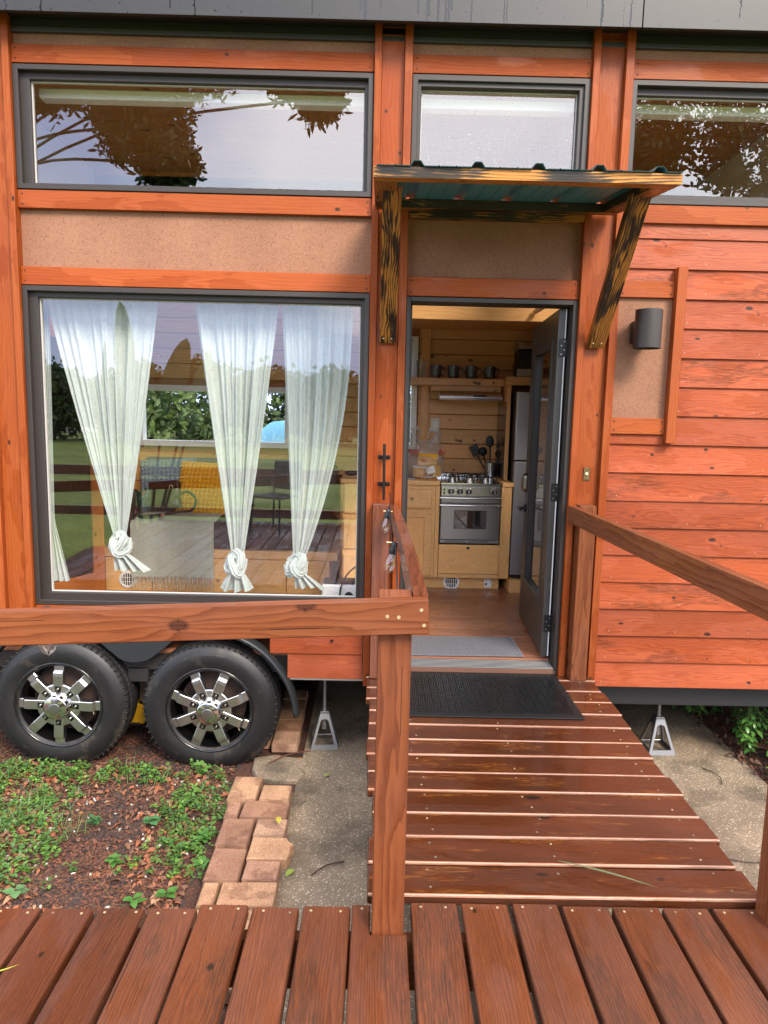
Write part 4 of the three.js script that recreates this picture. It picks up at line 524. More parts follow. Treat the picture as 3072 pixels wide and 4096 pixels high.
{
  const t = T('refrigerator', 'stainless steel refrigerator beside the stove', 'refrigerator'); const m = std('#b4b3b2', { roughness: 0.45, metalness: 0.9 });
  M('cabinet', bx(1.085, 1.55, 0.75, 2.24, -2.34, -1.78), mBlack, t); M('freezer_door', bx(1.075, 1.55, 1.7, 2.238, -1.779, -1.72, 0.006), m, t); M('fridge_door', bx(1.075, 1.55, 0.772, 1.69, -1.779, -1.72, 0.006), m, t); M('foot_strip', bx(1.1, 1.53, 0.743, 0.77, -1.8, -1.73), mBlack, t);
  const s = T('wall_shelf', 'long pine shelf holding mugs above the stove', 'shelf'); B('board', -0.3, 1.028, 2.29, 2.35, -2.368, -2.1, pineM[0], s, { c: 0.004 }); B('return_board', 1.03, 1.7, 2.295, 2.365, -2.368, -1.95, pineM[2], s, { c: 0.004 }); B('side_panel', 1.032, 1.066, 1.52, 2.293, -2.36, -1.95, pineM[1], s); B('steel_splash', 1.027, 1.0315, 1.525, 2.16, -2.36, -1.95, std('#6a6662', { roughness: 0.2, metalness: 1 }), s);
  const mg = new THREE.LatheGeometry([[0.0001, 0], [0.036, 0], [0.045, 0.012], [0.0475, 0.05], [0.049, 0.103], [0.047, 0.105], [0.045, 0.1], [0.043, 0.012], [0.0001, 0.008]].map((p) => new THREE.Vector2(...p)), 32), hg = tube([[0.045, 0.085, 0], [0.07, 0.09, 0], [0.083, 0.06, 0], [0.07, 0.03, 0], [0.046, 0.018, 0]], 0.0055, 20, 8), mM = std('#45474b', { roughness: 0.25, clearcoat: 0.5 });
  [[0.463, 'leftmost of four dark grey mugs on the pine shelf'], [0.611, 'second from left of four dark grey mugs on the shelf'], [0.762, 'third from left of four dark grey mugs on the shelf'], [0.918, 'rightmost of four dark grey mugs on the pine shelf']].forEach(([x, l]) => { const g = T('mug', l, 'mug', 'mugs on the shelf', [x, 2.3505, -2.18]); M('cup', mg, mM, g); M('handle', hg, mM, g); });
  const gg = new THREE.LatheGeometry([[0.0001, 0.004], [0.028, 0.004], [0.03, 0], [0.042, 0.14], [0.04, 0.14], [0.029, 0.008], [0.0001, 0.008]].map((p) => new THREE.Vector2(...p)), 32);
  [[0.215, 'left clear ribbed plastic tumbler on the shelf'], [0.335, 'right clear ribbed plastic tumbler on the shelf']].forEach(([x, l]) => { const g = T('tumbler', l, 'tumbler', 'tumblers on the shelf', [x, 2.3505, -2.18]); M('cup', gg, glassOf(1.5, { color: '#f2f4f4' }), g); for (let i = 0; i < 9; i++) { const q = new THREE.TorusGeometry(0.031 + i * 0.0011, 0.0009, 5, 28); q.rotateX(Math.PI / 2); M('rib', q, glassOf(1.6), g, [0, 0.018 + i * 0.0125, 0]); } });
  const c = T('coffee_maker', 'black and steel coffee maker on the shelf end', 'coffee maker'); M('body', bx(1.12, 1.28, 2.366, 2.58, -2.2, -1.97, 0.01), mBlack, c); M('steel_top', bx(1.115, 1.285, 2.581, 2.65, -2.21, -1.965, 0.012), mSteel, c); M('steel_base', bx(1.105, 1.28, 2.366, 2.43, -1.969, -1.95, 0.006), mSteel, c); for (let i = 0; i < 6; i++) M('vent_slot', bx(1.07, 1.094, 2.4 + i * 0.012, 2.405 + i * 0.012, -2.02, -2.017), std('#3a2c22'), c);
}
{
  const sw = T('light_switch', 'ivory rocker light switch plate on the pine wall', 'light switch'); M('plate', bx(0.447, 0.524, 1.898, 2.014, -2.37, -2.363, 0.003), std('#d9d3c2', { roughness: 0.4 }), sw); M('rocker', bx(0.47, 0.501, 1.922, 1.99, -2.363, -2.358, 0.003), std('#e3dece', { roughness: 0.35 }), sw);
  const vent = (x, y, z, lab, r = 0.068) => { const t = T('floor_vent', lab, 'vent'); const o = new THREE.RingGeometry(r * 0.72, r, 40); void o; const rim = new THREE.LatheGeometry([[r * 0.7, 0], [r * 0.72, 0.008], [r * 0.98, 0.006], [r, 0]].map((p) => new THREE.Vector2(...p)), 40); rim.rotateX(Math.PI / 2); M('rim', rim, mWhite, t, [x, y, z]); const bk = cyl(r * 0.72, r * 0.72, 0.002, 32); bk.rotateX(Math.PI / 2); M('recess', bk, std('#1c1a18'), t, [x, y, z + 0.0015]); for (let i = -2; i <= 2; i++) { const q = i * r * 0.26, l = Math.sqrt(Math.max(0.0001, (r * 0.7) ** 2 - q * q)); M('louvre', bx(-0.003, 0.003, -l, l, 0, 0.005, 0.001), mWhite, t, [x + q, y, z + 0.003]); } for (const q of [-r * 0.25, r * 0.25]) { const l = Math.sqrt((r * 0.7) ** 2 - q * q); M('louvre', bx(-l, l, -0.002, 0.002, 0, 0.004, 0.001), mWhite, t, [x, y + q, z + 0.004]); } };
  vent(0.612, 0.694, -1.772, 'round white floor vent in the kitchen toe kick'); vent(-1.893, 0.748, -1.398, 'round white vent in the bench front below the sofa', 0.066);
  const so = T('socket_plate', 'white cable socket plate on the kitchen toe kick', 'socket'); M('plate', bx(0.882, 0.94, 0.652, 0.735, -1.772, -1.767, 0.002), mWhite, so); M('port', bx(0.889, 0.904, 0.672, 0.69, -1.767, -1.765, 0.001), mBlack, so); for (const x of [0.892, 0.92]) M('port', bx(x, x + 0.01, 0.71, 0.722, -1.767, -1.765, 0.001), std('#8d8372'), so);
  const u = T('utensil_holder', 'perforated steel holder of black cooking utensils', 'utensil holder', null, [0.965, 1.5125, -2.24]); M('cup', cyl(0.055, 0.055, 0.13, 36, true), std('#b5b2ad', { roughness: 0.22, metalness: 1, side: THREE.DoubleSide }), u, [0, 0.066, 0]);
  const hole = cyl(0.004, 0.004, 0.002, 10); hole.rotateX(Math.PI / 2); const hs = []; for (let i = -3; i <= 3; i++) for (let j = 0; j < 6; j++) { const a = i * 0.3; hs.push(at(hole.clone(), Math.sin(a) * 0.0555, 0.03 + j * 0.015 + (i & 1) * 0.0075, Math.cos(a) * 0.0555, 0, a, 0)); } M('perforations', merge(hs), mBlack, u, null, null, 'stuff');
  const ut = (x, h, head, rz, name) => { const g = G(name, u, [x, 0.02, 0], [0, 0, rz]); M('shaft', rod([0, 0, 0], [0, h, 0], 0.006, 0.007), mBlack, g); M('head', head, mBlack, g, [0, h, 0]); };
  const spoon = new THREE.SphereGeometry(0.034, 20, 14); spoon.scale(1, 1.5, 0.3); spoon.translate(0, 0.045, 0); const turner = at(cbox(0.075, 0.1, 0.006, 0.008), 0, 0.045, 0), ladle = new THREE.SphereGeometry(0.04, 20, 12, 0, 6.3, Math.PI / 2, Math.PI / 2); ladle.rotateX(-1.2); ladle.translate(0, 0.03, 0.01);
  ut(-0.02, 0.2, turner, 0.5, 'turner'); ut(-0.005, 0.19, ladle, 0.32, 'ladle'); ut(0.005, 0.25, spoon, 0.06, 'spoon'); ut(0.02, 0.17, ladle, -0.28, 'ladle'); ut(0.03, 0.23, spoon, -0.2, 'spoon');
}
{ // carrier bag of takeaway boxes
  const t = T('carrier_bag', 'thin plastic carrier bag with yellow food boxes on the counter', 'bag', null, [0.375, 1.536, -1.93]); t.rotation.y = -0.05;
  const bagM = new THREE.MeshPhysicalMaterial({ color: '#e9e6e2', transmission: 0.86, roughness: 0.16, thickness: 0, ior: 1.45, side: THREE.DoubleSide });
  const nU = 60, nV = 34, pos = [], uv = [], idx = [];
  for (let j = 0; j <= nV; j++) for (let i = 0; i <= nU; i++) { const v = j / nV, a = i / nU * Math.PI * 2, y = v * 0.36, w = 0.155 * (1 - 0.35 * v ** 1.6) * (0.8 + 0.2 * Math.min(1, v * 8)), d = 0.1 * (1 - 0.75 * v); const n = (fbm(i / nU * 12, v * 9, 12, 64, 3) - 0.5) * 0.045 * (0.5 + v) + Math.sin(a * 7 + v * 3) * 0.006 * v; const sq = (c) => Math.sign(c) * Math.abs(c) ** 0.75; const hnd = v > 0.6 ? (v - 0.6) * 0.28 * (Math.cos(a * 2) * 0.5 - 0.1) : 0; pos.push(sq(Math.cos(a)) * (w + n), y + hnd + n * 0.3, sq(Math.sin(a)) * (d + n)); uv.push(i / nU, v); }
  for (let j = 0; j < nV; j++) for (let i = 0; i < nU; i++) { const A = j * (nU + 1) + i; idx.push(A, A + 1, A + nU + 1, A + 1, A + nU + 2, A + nU + 1); }
  const g = new THREE.BufferGeometry(); g.setAttribute('position', new THREE.Float32BufferAttribute(pos, 3)); g.setAttribute('uv', new THREE.Float32BufferAttribute(uv, 2)); g.setIndex(idx); g.computeVertexNormals(); M('sack', g, bagM, t);
  for (const [x, s] of [[-0.075, 1], [0.055, 0.9]]) M('handle_loop', (() => { const q = new THREE.TorusGeometry(0.045 * s, 0.011, 8, 24, Math.PI * 1.1); q.scale(0.75, 1.5, 0.6); return q; })(), bagM, t, [x, 0.33, 0]);
  const mY = std('#e6a80c', { roughness: 0.6 }); M('food_box', at(cbox(0.16, 0.1, 0.09, 0.004), 0.02, 0.145, 0.02, 0.1, 0.1, -0.03), mY, t); const cupG = new THREE.CylinderGeometry(0.058, 0.05, 0.075, 28); M('food_tub', cupG, mY, t, [-0.045, 0.04, 0.02]); M('tub_lid', new THREE.CylinderGeometry(0.061, 0.061, 0.01, 28), mWhite, t, [-0.045, 0.083, 0.02]); M('food_box', at(cbox(0.07, 0.09, 0.08, 0.004), 0.09, 0.05, 0.0, 0, 0.3, 0.2), mY, t); M('napkin', at(cbox(0.07, 0.06, 0.006, 0.002), 0.05, 0.06, 0.07, 0.2, 0.1, 0.3), mWhite, t);
  const font = await new FontLoader().loadAsync('fonts/droid/droid_serif_bold.typeface.json'); const red = std('#b3202a', { roughness: 0.6 });
  const word = (s, h, x, y, z, ry, rz) => M('printed_word', new TextGeometry(s, { font, size: h, depth: 0.0006, curveSegments: 4 }), red, t, [x, y, z], [0, ry, rz], null);
  word('Bo', 0.024, -0.03, 0.13, 0.098, 0, -0.05); word('les', 0.042, -0.125, 0.185, 0.092, -0.25, 0.05); word('Bo', 0.04, 0.105, 0.19, 0.07, 0.5, -0.1);
}
// ---------- living room seen through the big window ----------
{
  const t = T('bench', 'honey birch storage bench under the sofa cushions', 'bench'); const b0 = (a, b, c, d, m, n = 'front_panel') => B(n, a, b, c, d, -1.418, -1.4, m, t, { c: 0.003 });
  b0(-2.06, -1.712, 0.66, 0.92, birchM[0]); b0(-1.707, -0.69, 0.66, 0.92, birchM[1]); b0(-0.685, -0.36, 0.66, 0.92, birchM[2]); B('bench_top', -2.1, -0.3, 0.925, 0.99, -2.36, -1.39, birchM[1], t, { c: 0.004 }); B('carcass', -2.06, -0.36, 0.64, 0.925, -2.36, -1.419, birchM[0], t); M('knob', new THREE.SphereGeometry(0.012, 14, 10), mSteel, t, [-1.2, 0.758, -1.39]);
  const s = T('sofa', 'dark charcoal upholstered sofa under the back window', 'sofa'); const mF = fabric([44, 44, 50], 101, { n: 16 }); M('seat_cushion', at(cbox(1.7, 0.2, 0.86, 0.05, 0, [0.5, 0.5]), -1.2, 1.091, -1.82), mF, s); M('back_cushion', at(cbox(1.7, 0.42, 0.18, 0.06, 0, [0.5, 0.5]), -1.2, 1.42, -2.25, -0.12), fabric([92, 90, 84], 102), s); M('arm', at(cbox(0.14, 0.3, 0.86, 0.04, 0, [0.5, 0.5]), -2.12, 1.2, -1.83), mF, s);
  // throw: hangs over the front edge, woven
  const th = T('throw_blanket', 'sage grey woven throw with fringe draped over the sofa front', 'blanket'); const nU = 30, nV = 44, pos = [], uv = [], idx = []; const path = (v) => { const a = 0.42, Lh = 0.46; const s_ = v * (a + Lh); if (s_ < a) return [1.195 + 0.012 + 0.015 * Math.sin(s_ * 9), -1.86 + s_ + 0.02]; const q = s_ - a; return [1.207 - Math.max(0, q - 0.02) * 0.97, -1.42 + 0.05 * sstep(0, 0.05, q) + 0.012]; };
  for (let j = 0; j <= nV; j++) for (let i = 0; i <= nU; i++) { const u = i / nU, v = j / nV, [y, z] = path(v), n = (fbm(u * 5, v * 6, 8, 64, 3) - 0.5) * 0.03; pos.push(-1.85 + u * 0.622 + n * 0.3, y + (v < 0.45 ? n : 0), z + (v > 0.45 ? n : 0)); uv.push(u * 2, v * 3); }
  for (let j = 0; j < nV; j++) for (let i = 0; i < nU; i++) { const A = j * (nU + 1) + i; idx.push(A, A + nU + 1, A + 1, A + 1, A + nU + 1, A + nU + 2); }
  const g = new THREE.BufferGeometry(); g.setAttribute('position', new THREE.Float32BufferAttribute(pos, 3)); g.setAttribute('uv', new THREE.Float32BufferAttribute(uv, 2)); g.setIndex(idx); g.computeVertexNormals(); const mTh = fabric([160, 166, 150], 103, { n: 30, rep: 3 }); mTh.side = THREE.DoubleSide; M('cloth', g, mTh, th);
  const fr = [], r = rngOf(111); for (let i = 0; i < 80; i++) { const x = -1.85 + i / 79 * 0.622, y = 0.79, z = -1.353; fr.push(tube([[x, y + 0.012, z], [x + R(-0.008, 0.008, r), y - 0.05, z + R(-0.006, 0.008, r)], [x + R(-0.016, 0.016, r), y - R(0.085, 0.11, r), z + R(-0.006, 0.012, r)]], 0.0018, 6, 4)); } M('fringe', merge(fr), std('#b9bcab', { roughness: 0.9 }), th, null, null, 'stuff');
  // bobble cushions
  const pillow = (w, h, d, n, amp) => { const N = n * 8, pos2 = [], uv2 = [], id2 = []; for (const sgn of [1, -1]) { const o = pos2.length / 3; for (let j = 0; j <= N; j++) for (let i = 0; i <= N; i++) { const u = i / N * 2 - 1, v = j / N * 2 - 1, e = Math.max(0, (1 - u ** 4) * (1 - v ** 4)) ** 0.5, k = (Math.abs(Math.sin(i / 8 * Math.PI)) * Math.abs(Math.sin(j / 8 * Math.PI))) ** 0.5 * amp * (0.25 + 0.75 * e), pin = 1 - 0.07 * (1 - Math.abs(u * v)) * (u * u + v * v) * 0.5; pos2.push(u * w / 2 * pin, v * h / 2 * pin, sgn * (e * d / 2 + k)); uv2.push(u, v); } for (let j = 0; j < N; j++) for (let i = 0; i < N; i++) { const A = o + j * (N + 1) + i; if (sgn > 0) id2.push(A, A + 1, A + N + 1, A + 1, A + N + 2, A + N + 1); else id2.push(A, A + N + 1, A + 1, A + 1, A + N + 1, A + N + 2); } } const q = new THREE.BufferGeometry(); q.setAttribute('position', new THREE.Float32BufferAttribute(pos2, 3)); q.setAttribute('uv', new THREE.Float32BufferAttribute(uv2, 2)); q.setIndex(id2); q.computeVertexNormals(); return q; };
  const pg = pillow(0.46, 0.46, 0.14, 13, 0.016); one('cushion', pg, fabric([112, 132, 140], 104, { n: 10 }), 'blue-grey bobble cushion leaning on the sofa back', 'cushion', [-1.74, 1.41, -1.98], [-0.35, 0.12, 0.1], 'bobble cushions'); one('cushion', pg, fabric([206, 148, 22], 105, { n: 10 }), 'mustard yellow bobble cushion beside the blue one', 'cushion', [-1.42, 1.40, -1.9], [-0.4, -0.08, -0.06], 'bobble cushions');
  const b = T('handbag', 'dark brown leather handbag with floral strap on the sofa', 'handbag'); const mL = std('#2f1a15', { roughness: 0.28, clearcoat: 0.3 }); M('body', (() => { const q = pillow(0.25, 0.21, 0.06, 3, 0); return q; })(), mL, b, [-1.69, 1.355, -1.72], [-0.35, 0, 0.12]); M('flap', at(cbox(0.24, 0.07, 0.05, 0.012), -1.705, 1.44, -1.735, -0.35, 0, 0.12), mL, b); M('buckle', new THREE.TorusGeometry(0.014, 0.003, 8, 20), mScrew, b, [-1.64, 1.43, -1.7]); const strapM = (() => { const n = 128, r2 = rngOf(5), c = speckle(30, n, n, (u, v) => { const q = vn(u * 9, v * 18, 9, 18), p = vn(u * 14 + 3, v * 28, 14, 28); return q > 0.72 ? [176, 112, 104] : p > 0.74 ? [70, 92, 84] : [24, 26, 32]; }); void r2; return new THREE.MeshPhysicalMaterial({ map: tex(c, n, n, true), roughness: 0.8 }); })();
  const flat = (pts, w) => { const c = new THREE.CatmullRomCurve3(pts.map((p) => new THREE.Vector3(...p))), s2 = new THREE.Shape([[-0.002, -w / 2], [0.002, -w / 2], [0.002, w / 2], [-0.002, w / 2]].map((p) => new THREE.Vector2(...p))); return new THREE.ExtrudeGeometry(s2, { steps: 40, extrudePath: c }); };
  M('strap', flat([[-1.83, 1.42, -1.68], [-1.865, 1.33, -1.62], [-1.88, 1.235, -1.56], [-1.84, 1.222, -1.48], [-1.76, 1.222, -1.46], [-1.66, 1.225, -1.56]], 0.034), strapM, b); M('handle', tube([[-1.6, 1.35, -1.68], [-1.5, 1.4, -1.66], [-1.43, 1.34, -1.64], [-1.46, 1.26, -1.64], [-1.56, 1.24, -1.66], [-1.66, 1.23, -1.6]], 0.011, 40, 10), mBlack, b);
  // inner wooden door
  const dr = T('interior_door', 'stained wood interior door with dark glass at the left end', 'door', null, [-2.3, 0, -0.42]); dr.rotation.y = -0.42; const fg = ring(0, 0.78, 0.66, 2.6, [0.1, 0.1, 0.22, 0.12], 0, 0.035, 0.003); fg.rotateY(Math.PI / 2); { const a = fg.attributes.uv; for (let i = 0; i < a.count; i++) a.setXY(i, a.getY(i) / 2, a.getX(i) / 0.5); } M('frame', fg, woodMat(wPine, { color: new THREE.Color(0.62, 0.4, 0.28), bump: 0.0003 }), dr); const dp = bx(0.012, 0.02, 0.86, 2.5, -0.69, -0.09); M('glass_panel', dp, std('#1d1b18', { roughness: 0.12 }), dr); M('knob', merge([at(new THREE.SphereGeometry(0.028, 20, 14), 0.075, 1.55, -0.05), rod([0.02, 1.55, -0.05], [0.075, 1.55, -0.05], 0.012)]), mBlackMetal, dr);
  const ht = T('air_purifier', 'white vented appliance on the floor in the window corner', 'appliance', null, [-0.222, 0.64, -0.34]); M('case', merge([bx(-0.11, 0.11, 0, 0.37, -0.07, 0.055, 0.012)]), mWhite, ht); M('top_opening', bx(-0.098, 0.1, 0.371, 0.39, -0.06, 0.045, 0.012), mBlack, ht); for (let i = 0; i < 9; i++) for (const [a, c] of [[-0.075, 0.02], [0.1, 0.108]]) M('vent_slot', bx(a, c, 0.26 - i * 0.012, 0.2665 - i * 0.012, 0.055, 0.057, 0.0005), std('#33322f'), ht); const bd = cyl(0.034, 0.034, 0.003, 32); bd.rotateX(Math.PI / 2); bd.scale(0.85, 1.15, 1); M('badge', bd, std('#1c1d22'), ht, [0.057, 0.29, 0.058]); M('cable', tube([[0.0, 0.28, 0.06], [0.01, 0.36, 0.06], [0.05, 0.44, 0.05], [0.12, 0.5, 0.03]], 0.005, 20, 8), mBlack, ht);
  const dk = T('side_cabinet', 'birch drawer cabinet beside the doorway inside', 'cabinet'); B('carcass', -0.245, -0.02, 0.64, 1.56, -1.5, -1.0, birchM[0], dk); B('top', -0.26, -0.01, 1.56, 1.59, -1.52, -0.98, birchM[1], dk); for (const y of [0.68, 1.1, 1.35]) B('drawer', -0.235, -0.03, y, y + (y < 1 ? 0.38 : 0.22), -0.999, -0.985, birchM[2], dk);
  const pc = T('pouch', 'black pouch with gold chain on the side cabinet', 'pouch', null, [-0.19, 1.59, -1.06]); const pg2 = new THREE.SphereGeometry(0.05, 20, 12); pg2.scale(1, 0.38, 0.6); pg2.translate(0, 0.035, 0); M('body', pg2, mBlack, pc); for (let i = 0; i < 7; i++) M('chain_link', new THREE.TorusGeometry(0.006, 0.0018, 6, 12), mScrew, pc, [-0.045 + i * 0.012, 0.008, 0.045], [i, 0.4 * i, 0]);
}
// ---------- curtains, gathered and knotted ----------
function curtain(label, top0, top1, kx, ky, folds, seed, tailX, tailY, tailW, bulge = 0) {
  const t = T('curtain', label, 'curtain', 'curtains in the big window'), r = rngOf(seed), nU = 150, nV = 60, pos = [], uv = [], idx = [], ph = Array.from({ length: 6 }, () => r() * 6), y0 = 2.66, half = 0.036, z0 = -0.19;
  for (let j = 0; j <= nV; j++) for (let i = 0; i <= nU; i++) {
    const u = i / nU, v = j / nV, e = v ** 1.12, l = top0 + (kx - half - top0) * e - bulge * 0, rr = top1 + (kx + half - top1) * (bulge ? v ** (1.12 + bulge * 2.2) : e), uu = u + Math.sin(u * 9 + ph[0]) * 0.012, x = l + (rr - l) * uu, y = y0 + (ky - y0) * v;
    const a = Math.sin(u * folds * 6.283 + ph[1] + Math.sin(u * 7 + ph[2]) * 1.6 + v * (0.6 + Math.sin(u * 5 + ph[0]) * 1.6)) * 0.5 + Math.sin(u * folds * 2.13 * 6.283 + ph[3] + Math.sin(v * 4 + u * 11) * 0.8) * 0.28 + Math.sin(u * folds * 0.47 * 6.283 + ph[4] + v) * 0.5, A = 0.014 + 0.016 * Math.sin(Math.min(1, v * 1.1) * Math.PI) ; pos.push(x, y, z0 + a * A + (vn(u * 30, v * 40 + seed, 64, 256) - 0.5) * 0.004); uv.push(u, v);
  }
  for (let j = 0; j < nV; j++) for (let i = 0; i < nU; i++) { const q = j * (nU + 1) + i; idx.push(q, q + nU + 1, q + 1, q + 1, q + nU + 1, q + nU + 2); }
  const g = new THREE.BufferGeometry(); g.setAttribute('position', new THREE.Float32BufferAttribute(pos, 3)); g.setAttribute('uv', new THREE.Float32BufferAttribute(uv, 2)); g.setIndex(idx); g.computeVertexNormals(); M('drape', g, mCloth, t);
  // knot: cloth rope wrapped over itself, creased along its length
  const rope = (pts, r0, r1, n) => { const c = new THREE.CatmullRomCurve3(pts.map((p, i) => new THREE.Vector3(kx + p[0] * 0.68 + (h2(i, seed) - 0.5) * 0.03, ky + p[1] * 0.85 + (h2(i + 9, seed) - 0.5) * 0.03, z0 + p[2]))), q = new THREE.TubeGeometry(c, 60, 1, 40), P = q.attributes.position, Nn = q.attributes.normal; for (let i = 0; i < P.count; i++) { const s = Math.floor(i / 41) / 60, w = (i % 41) / 40, k = (r0 + (r1 - r0) * s) * (1 + 0.2 * Math.sin(w * 6.283 * n + s * 5) + 0.16 * (vn(w * 24, s * 30 + seed, 24, 64) - 0.5) * 2), cpt = c.getPointAt(Math.min(1, s)); P.setXYZ(i, cpt.x + Nn.getX(i) * k, cpt.y + Nn.getY(i) * k, cpt.z + Nn.getZ(i) * k); } q.computeVertexNormals(); return q; };
  M('knot', rope([[0.0, 0.03, 0], [0.035, -0.015, 0.04], [0.0, -0.075, 0.05], [-0.06, -0.09, 0.02], [-0.07, -0.05, -0.02], [-0.02, 0.0, 0.0], [0.03, -0.03, 0.03]], 0.021, 0.026, 9), mCloth, t); M('knot_wrap', rope([[-0.03, 0.0, 0.02], [-0.045, -0.06, 0.05], [0.0, -0.11, 0.06], [0.05, -0.085, 0.03], [0.05, -0.03, 0.0]], 0.019, 0.024, 8), mCloth, t);
  // flared tail
  const nA = 70, nB = 16, p2 = [], u2 = [], i2 = []; for (let j = 0; j <= nB; j++) for (let i = 0; i <= nA; i++) { const u = i / nA, v = j / nB, w = 0.03 + (tailW - 0.03) * v ** 0.8, x = kx + (tailX - kx) * v + (u - 0.5) * w, y = ky - 0.07 + (tailY - ky + 0.07) * v - Math.abs(u - 0.5) * 0.03 * v * Math.sin(seed) , z = z0 + 0.045 + Math.sin(u * 6.283 * 3.2 + ph[5]) * 0.026 * (0.3 + v) + Math.sin(u * 6.283 * 7 + ph[1]) * 0.008 * v; p2.push(x, y, z); u2.push(u, v * 0.15); }
  for (let j = 0; j < nB; j++) for (let i = 0; i < nA; i++) { const q = j * (nA + 1) + i; i2.push(q, q + nA + 1, q + 1, q + 1, q + nA + 1, q + nA + 2); } const g2 = new THREE.BufferGeometry(); g2.setAttribute('position', new THREE.Float32BufferAttribute(p2, 3)); g2.setAttribute('uv', new THREE.Float32BufferAttribute(u2, 2)); g2.setIndex(i2); g2.computeVertexNormals(); M('tail', g2, mCloth, t);
}
curtain('pale sage knotted curtain nearest the left window edge', -1.87, -1.252, -1.5, 1.3, 6.3, 3, -1.415, 1.105, 0.2);
curtain('pale sage knotted curtain in the middle of the window', -1.04, -0.58, -0.815, 1.205, 5.4, 5, -0.82, 0.99, 0.2);
curtain('pale sage knotted curtain nearest the right window edge', -0.566, -0.16, -0.455, 1.19, 5.2, 8, -0.385, 1.03, 0.17, 0.45);
{ const nA = 40, nB = 30, p = [], u_ = [], ix = []; for (let j = 0; j <= nB; j++) for (let i = 0; i <= nA; i++) { const u = i / nA, v = j / nB, w = v < 0.78 ? 0.04 - 0.03 * v : 0.017 + (v - 0.78) * 0.4; p.push(-1.9 + u * w, 2.65 - v * 1.63, -0.2 + Math.sin(u * 20) * 0.012); u_.push(u * 0.2, v); } for (let j = 0; j < nB; j++) for (let i = 0; i < nA; i++) { const q = j * (nA + 1) + i; ix.push(q, q + nA + 1, q + 1, q + 1, q + nA + 1, q + nA + 2); } const g = new THREE.BufferGeometry(); g.setAttribute('position', new THREE.Float32BufferAttribute(p, 3)); g.setAttribute('uv', new THREE.Float32BufferAttribute(u_, 2)); g.setIndex(ix); g.computeVertexNormals(); one('curtain', g, mCloth, 'narrow sliver of pale curtain at the far left window edge', 'curtain', null, null, 'curtains in the big window'); }
// ---------- weeds, litter and mulch in the bed ----------
function leafG(l, w, fold = 0.25, curl = 0.15) { // ovate blade along +x, folded on the midrib
  const s = [[0, 0], [0.28, 0.85], [0.55, 1], [0.82, 0.55], [1, 0]], pos = [], idx = []; for (const [t, q] of s) { const z = -curl * t * t * l; pos.push(t * l, z, 0, t * l, z + fold * q * w * 0.5, q * w * 0.5, t * l, z + fold * q * w * 0.5, -q * w * 0.5); }
  for (let i = 0; i < 4; i++) { const a = i * 3; idx.push(a, a + 1, a + 4, a, a + 4, a + 3, a, a + 3, a + 5, a, a + 5, a + 2); }
  const g = new THREE.BufferGeometry(); g.setAttribute('position', new THREE.Float32BufferAttribute(pos, 3)); g.setIndex(idx); g.computeVertexNormals(); g.setAttribute('uv', new THREE.Float32BufferAttribute(new Float32Array(pos.length / 3 * 2), 2)); return g;
}
const soilY = (x, z) => -0.035 + (fbm(x * 3 + 50, z * 3 + 50, 512, 512, 4) - 0.5) * 0.06 + (fbm(x * 25 + 50, z * 25 + 50, 512, 512, 2) - 0.5) * 0.018;
const leafMat = (o = {}) => new THREE.MeshPhysicalMaterial({ color: 0xffffff, roughness: 0.5, side: THREE.DoubleSide, ...o });
function stuff(name, label, geo, mat, list, parent = scene) {
  const im = new THREE.InstancedMesh(geo, mat, list.length), m = new THREE.Matrix4(), q = new THREE.Quaternion(), e = new THREE.Euler();
  list.forEach((a, i) => { q.setFromEuler(e.set(a.r[0], a.r[1], a.r[2], 'YXZ')); m.compose(new THREE.Vector3(...a.p), q, new THREE.Vector3(...(Array.isArray(a.s) ? a.s : [a.s, a.s, a.s]))); im.setMatrixAt(i, m); im.setColorAt(i, a.c); });
  im.name = parent === scene ? numbered(name) : name; im.userData = { kind: 'stuff' }; if (label) im.userData.label = label; im.castShadow = im.receiveShadow = true; parent.add(im); return im;
}
const C = (r, g, b) => new THREE.Color().setRGB(r * 0.66, g * 0.66, b * 0.66);
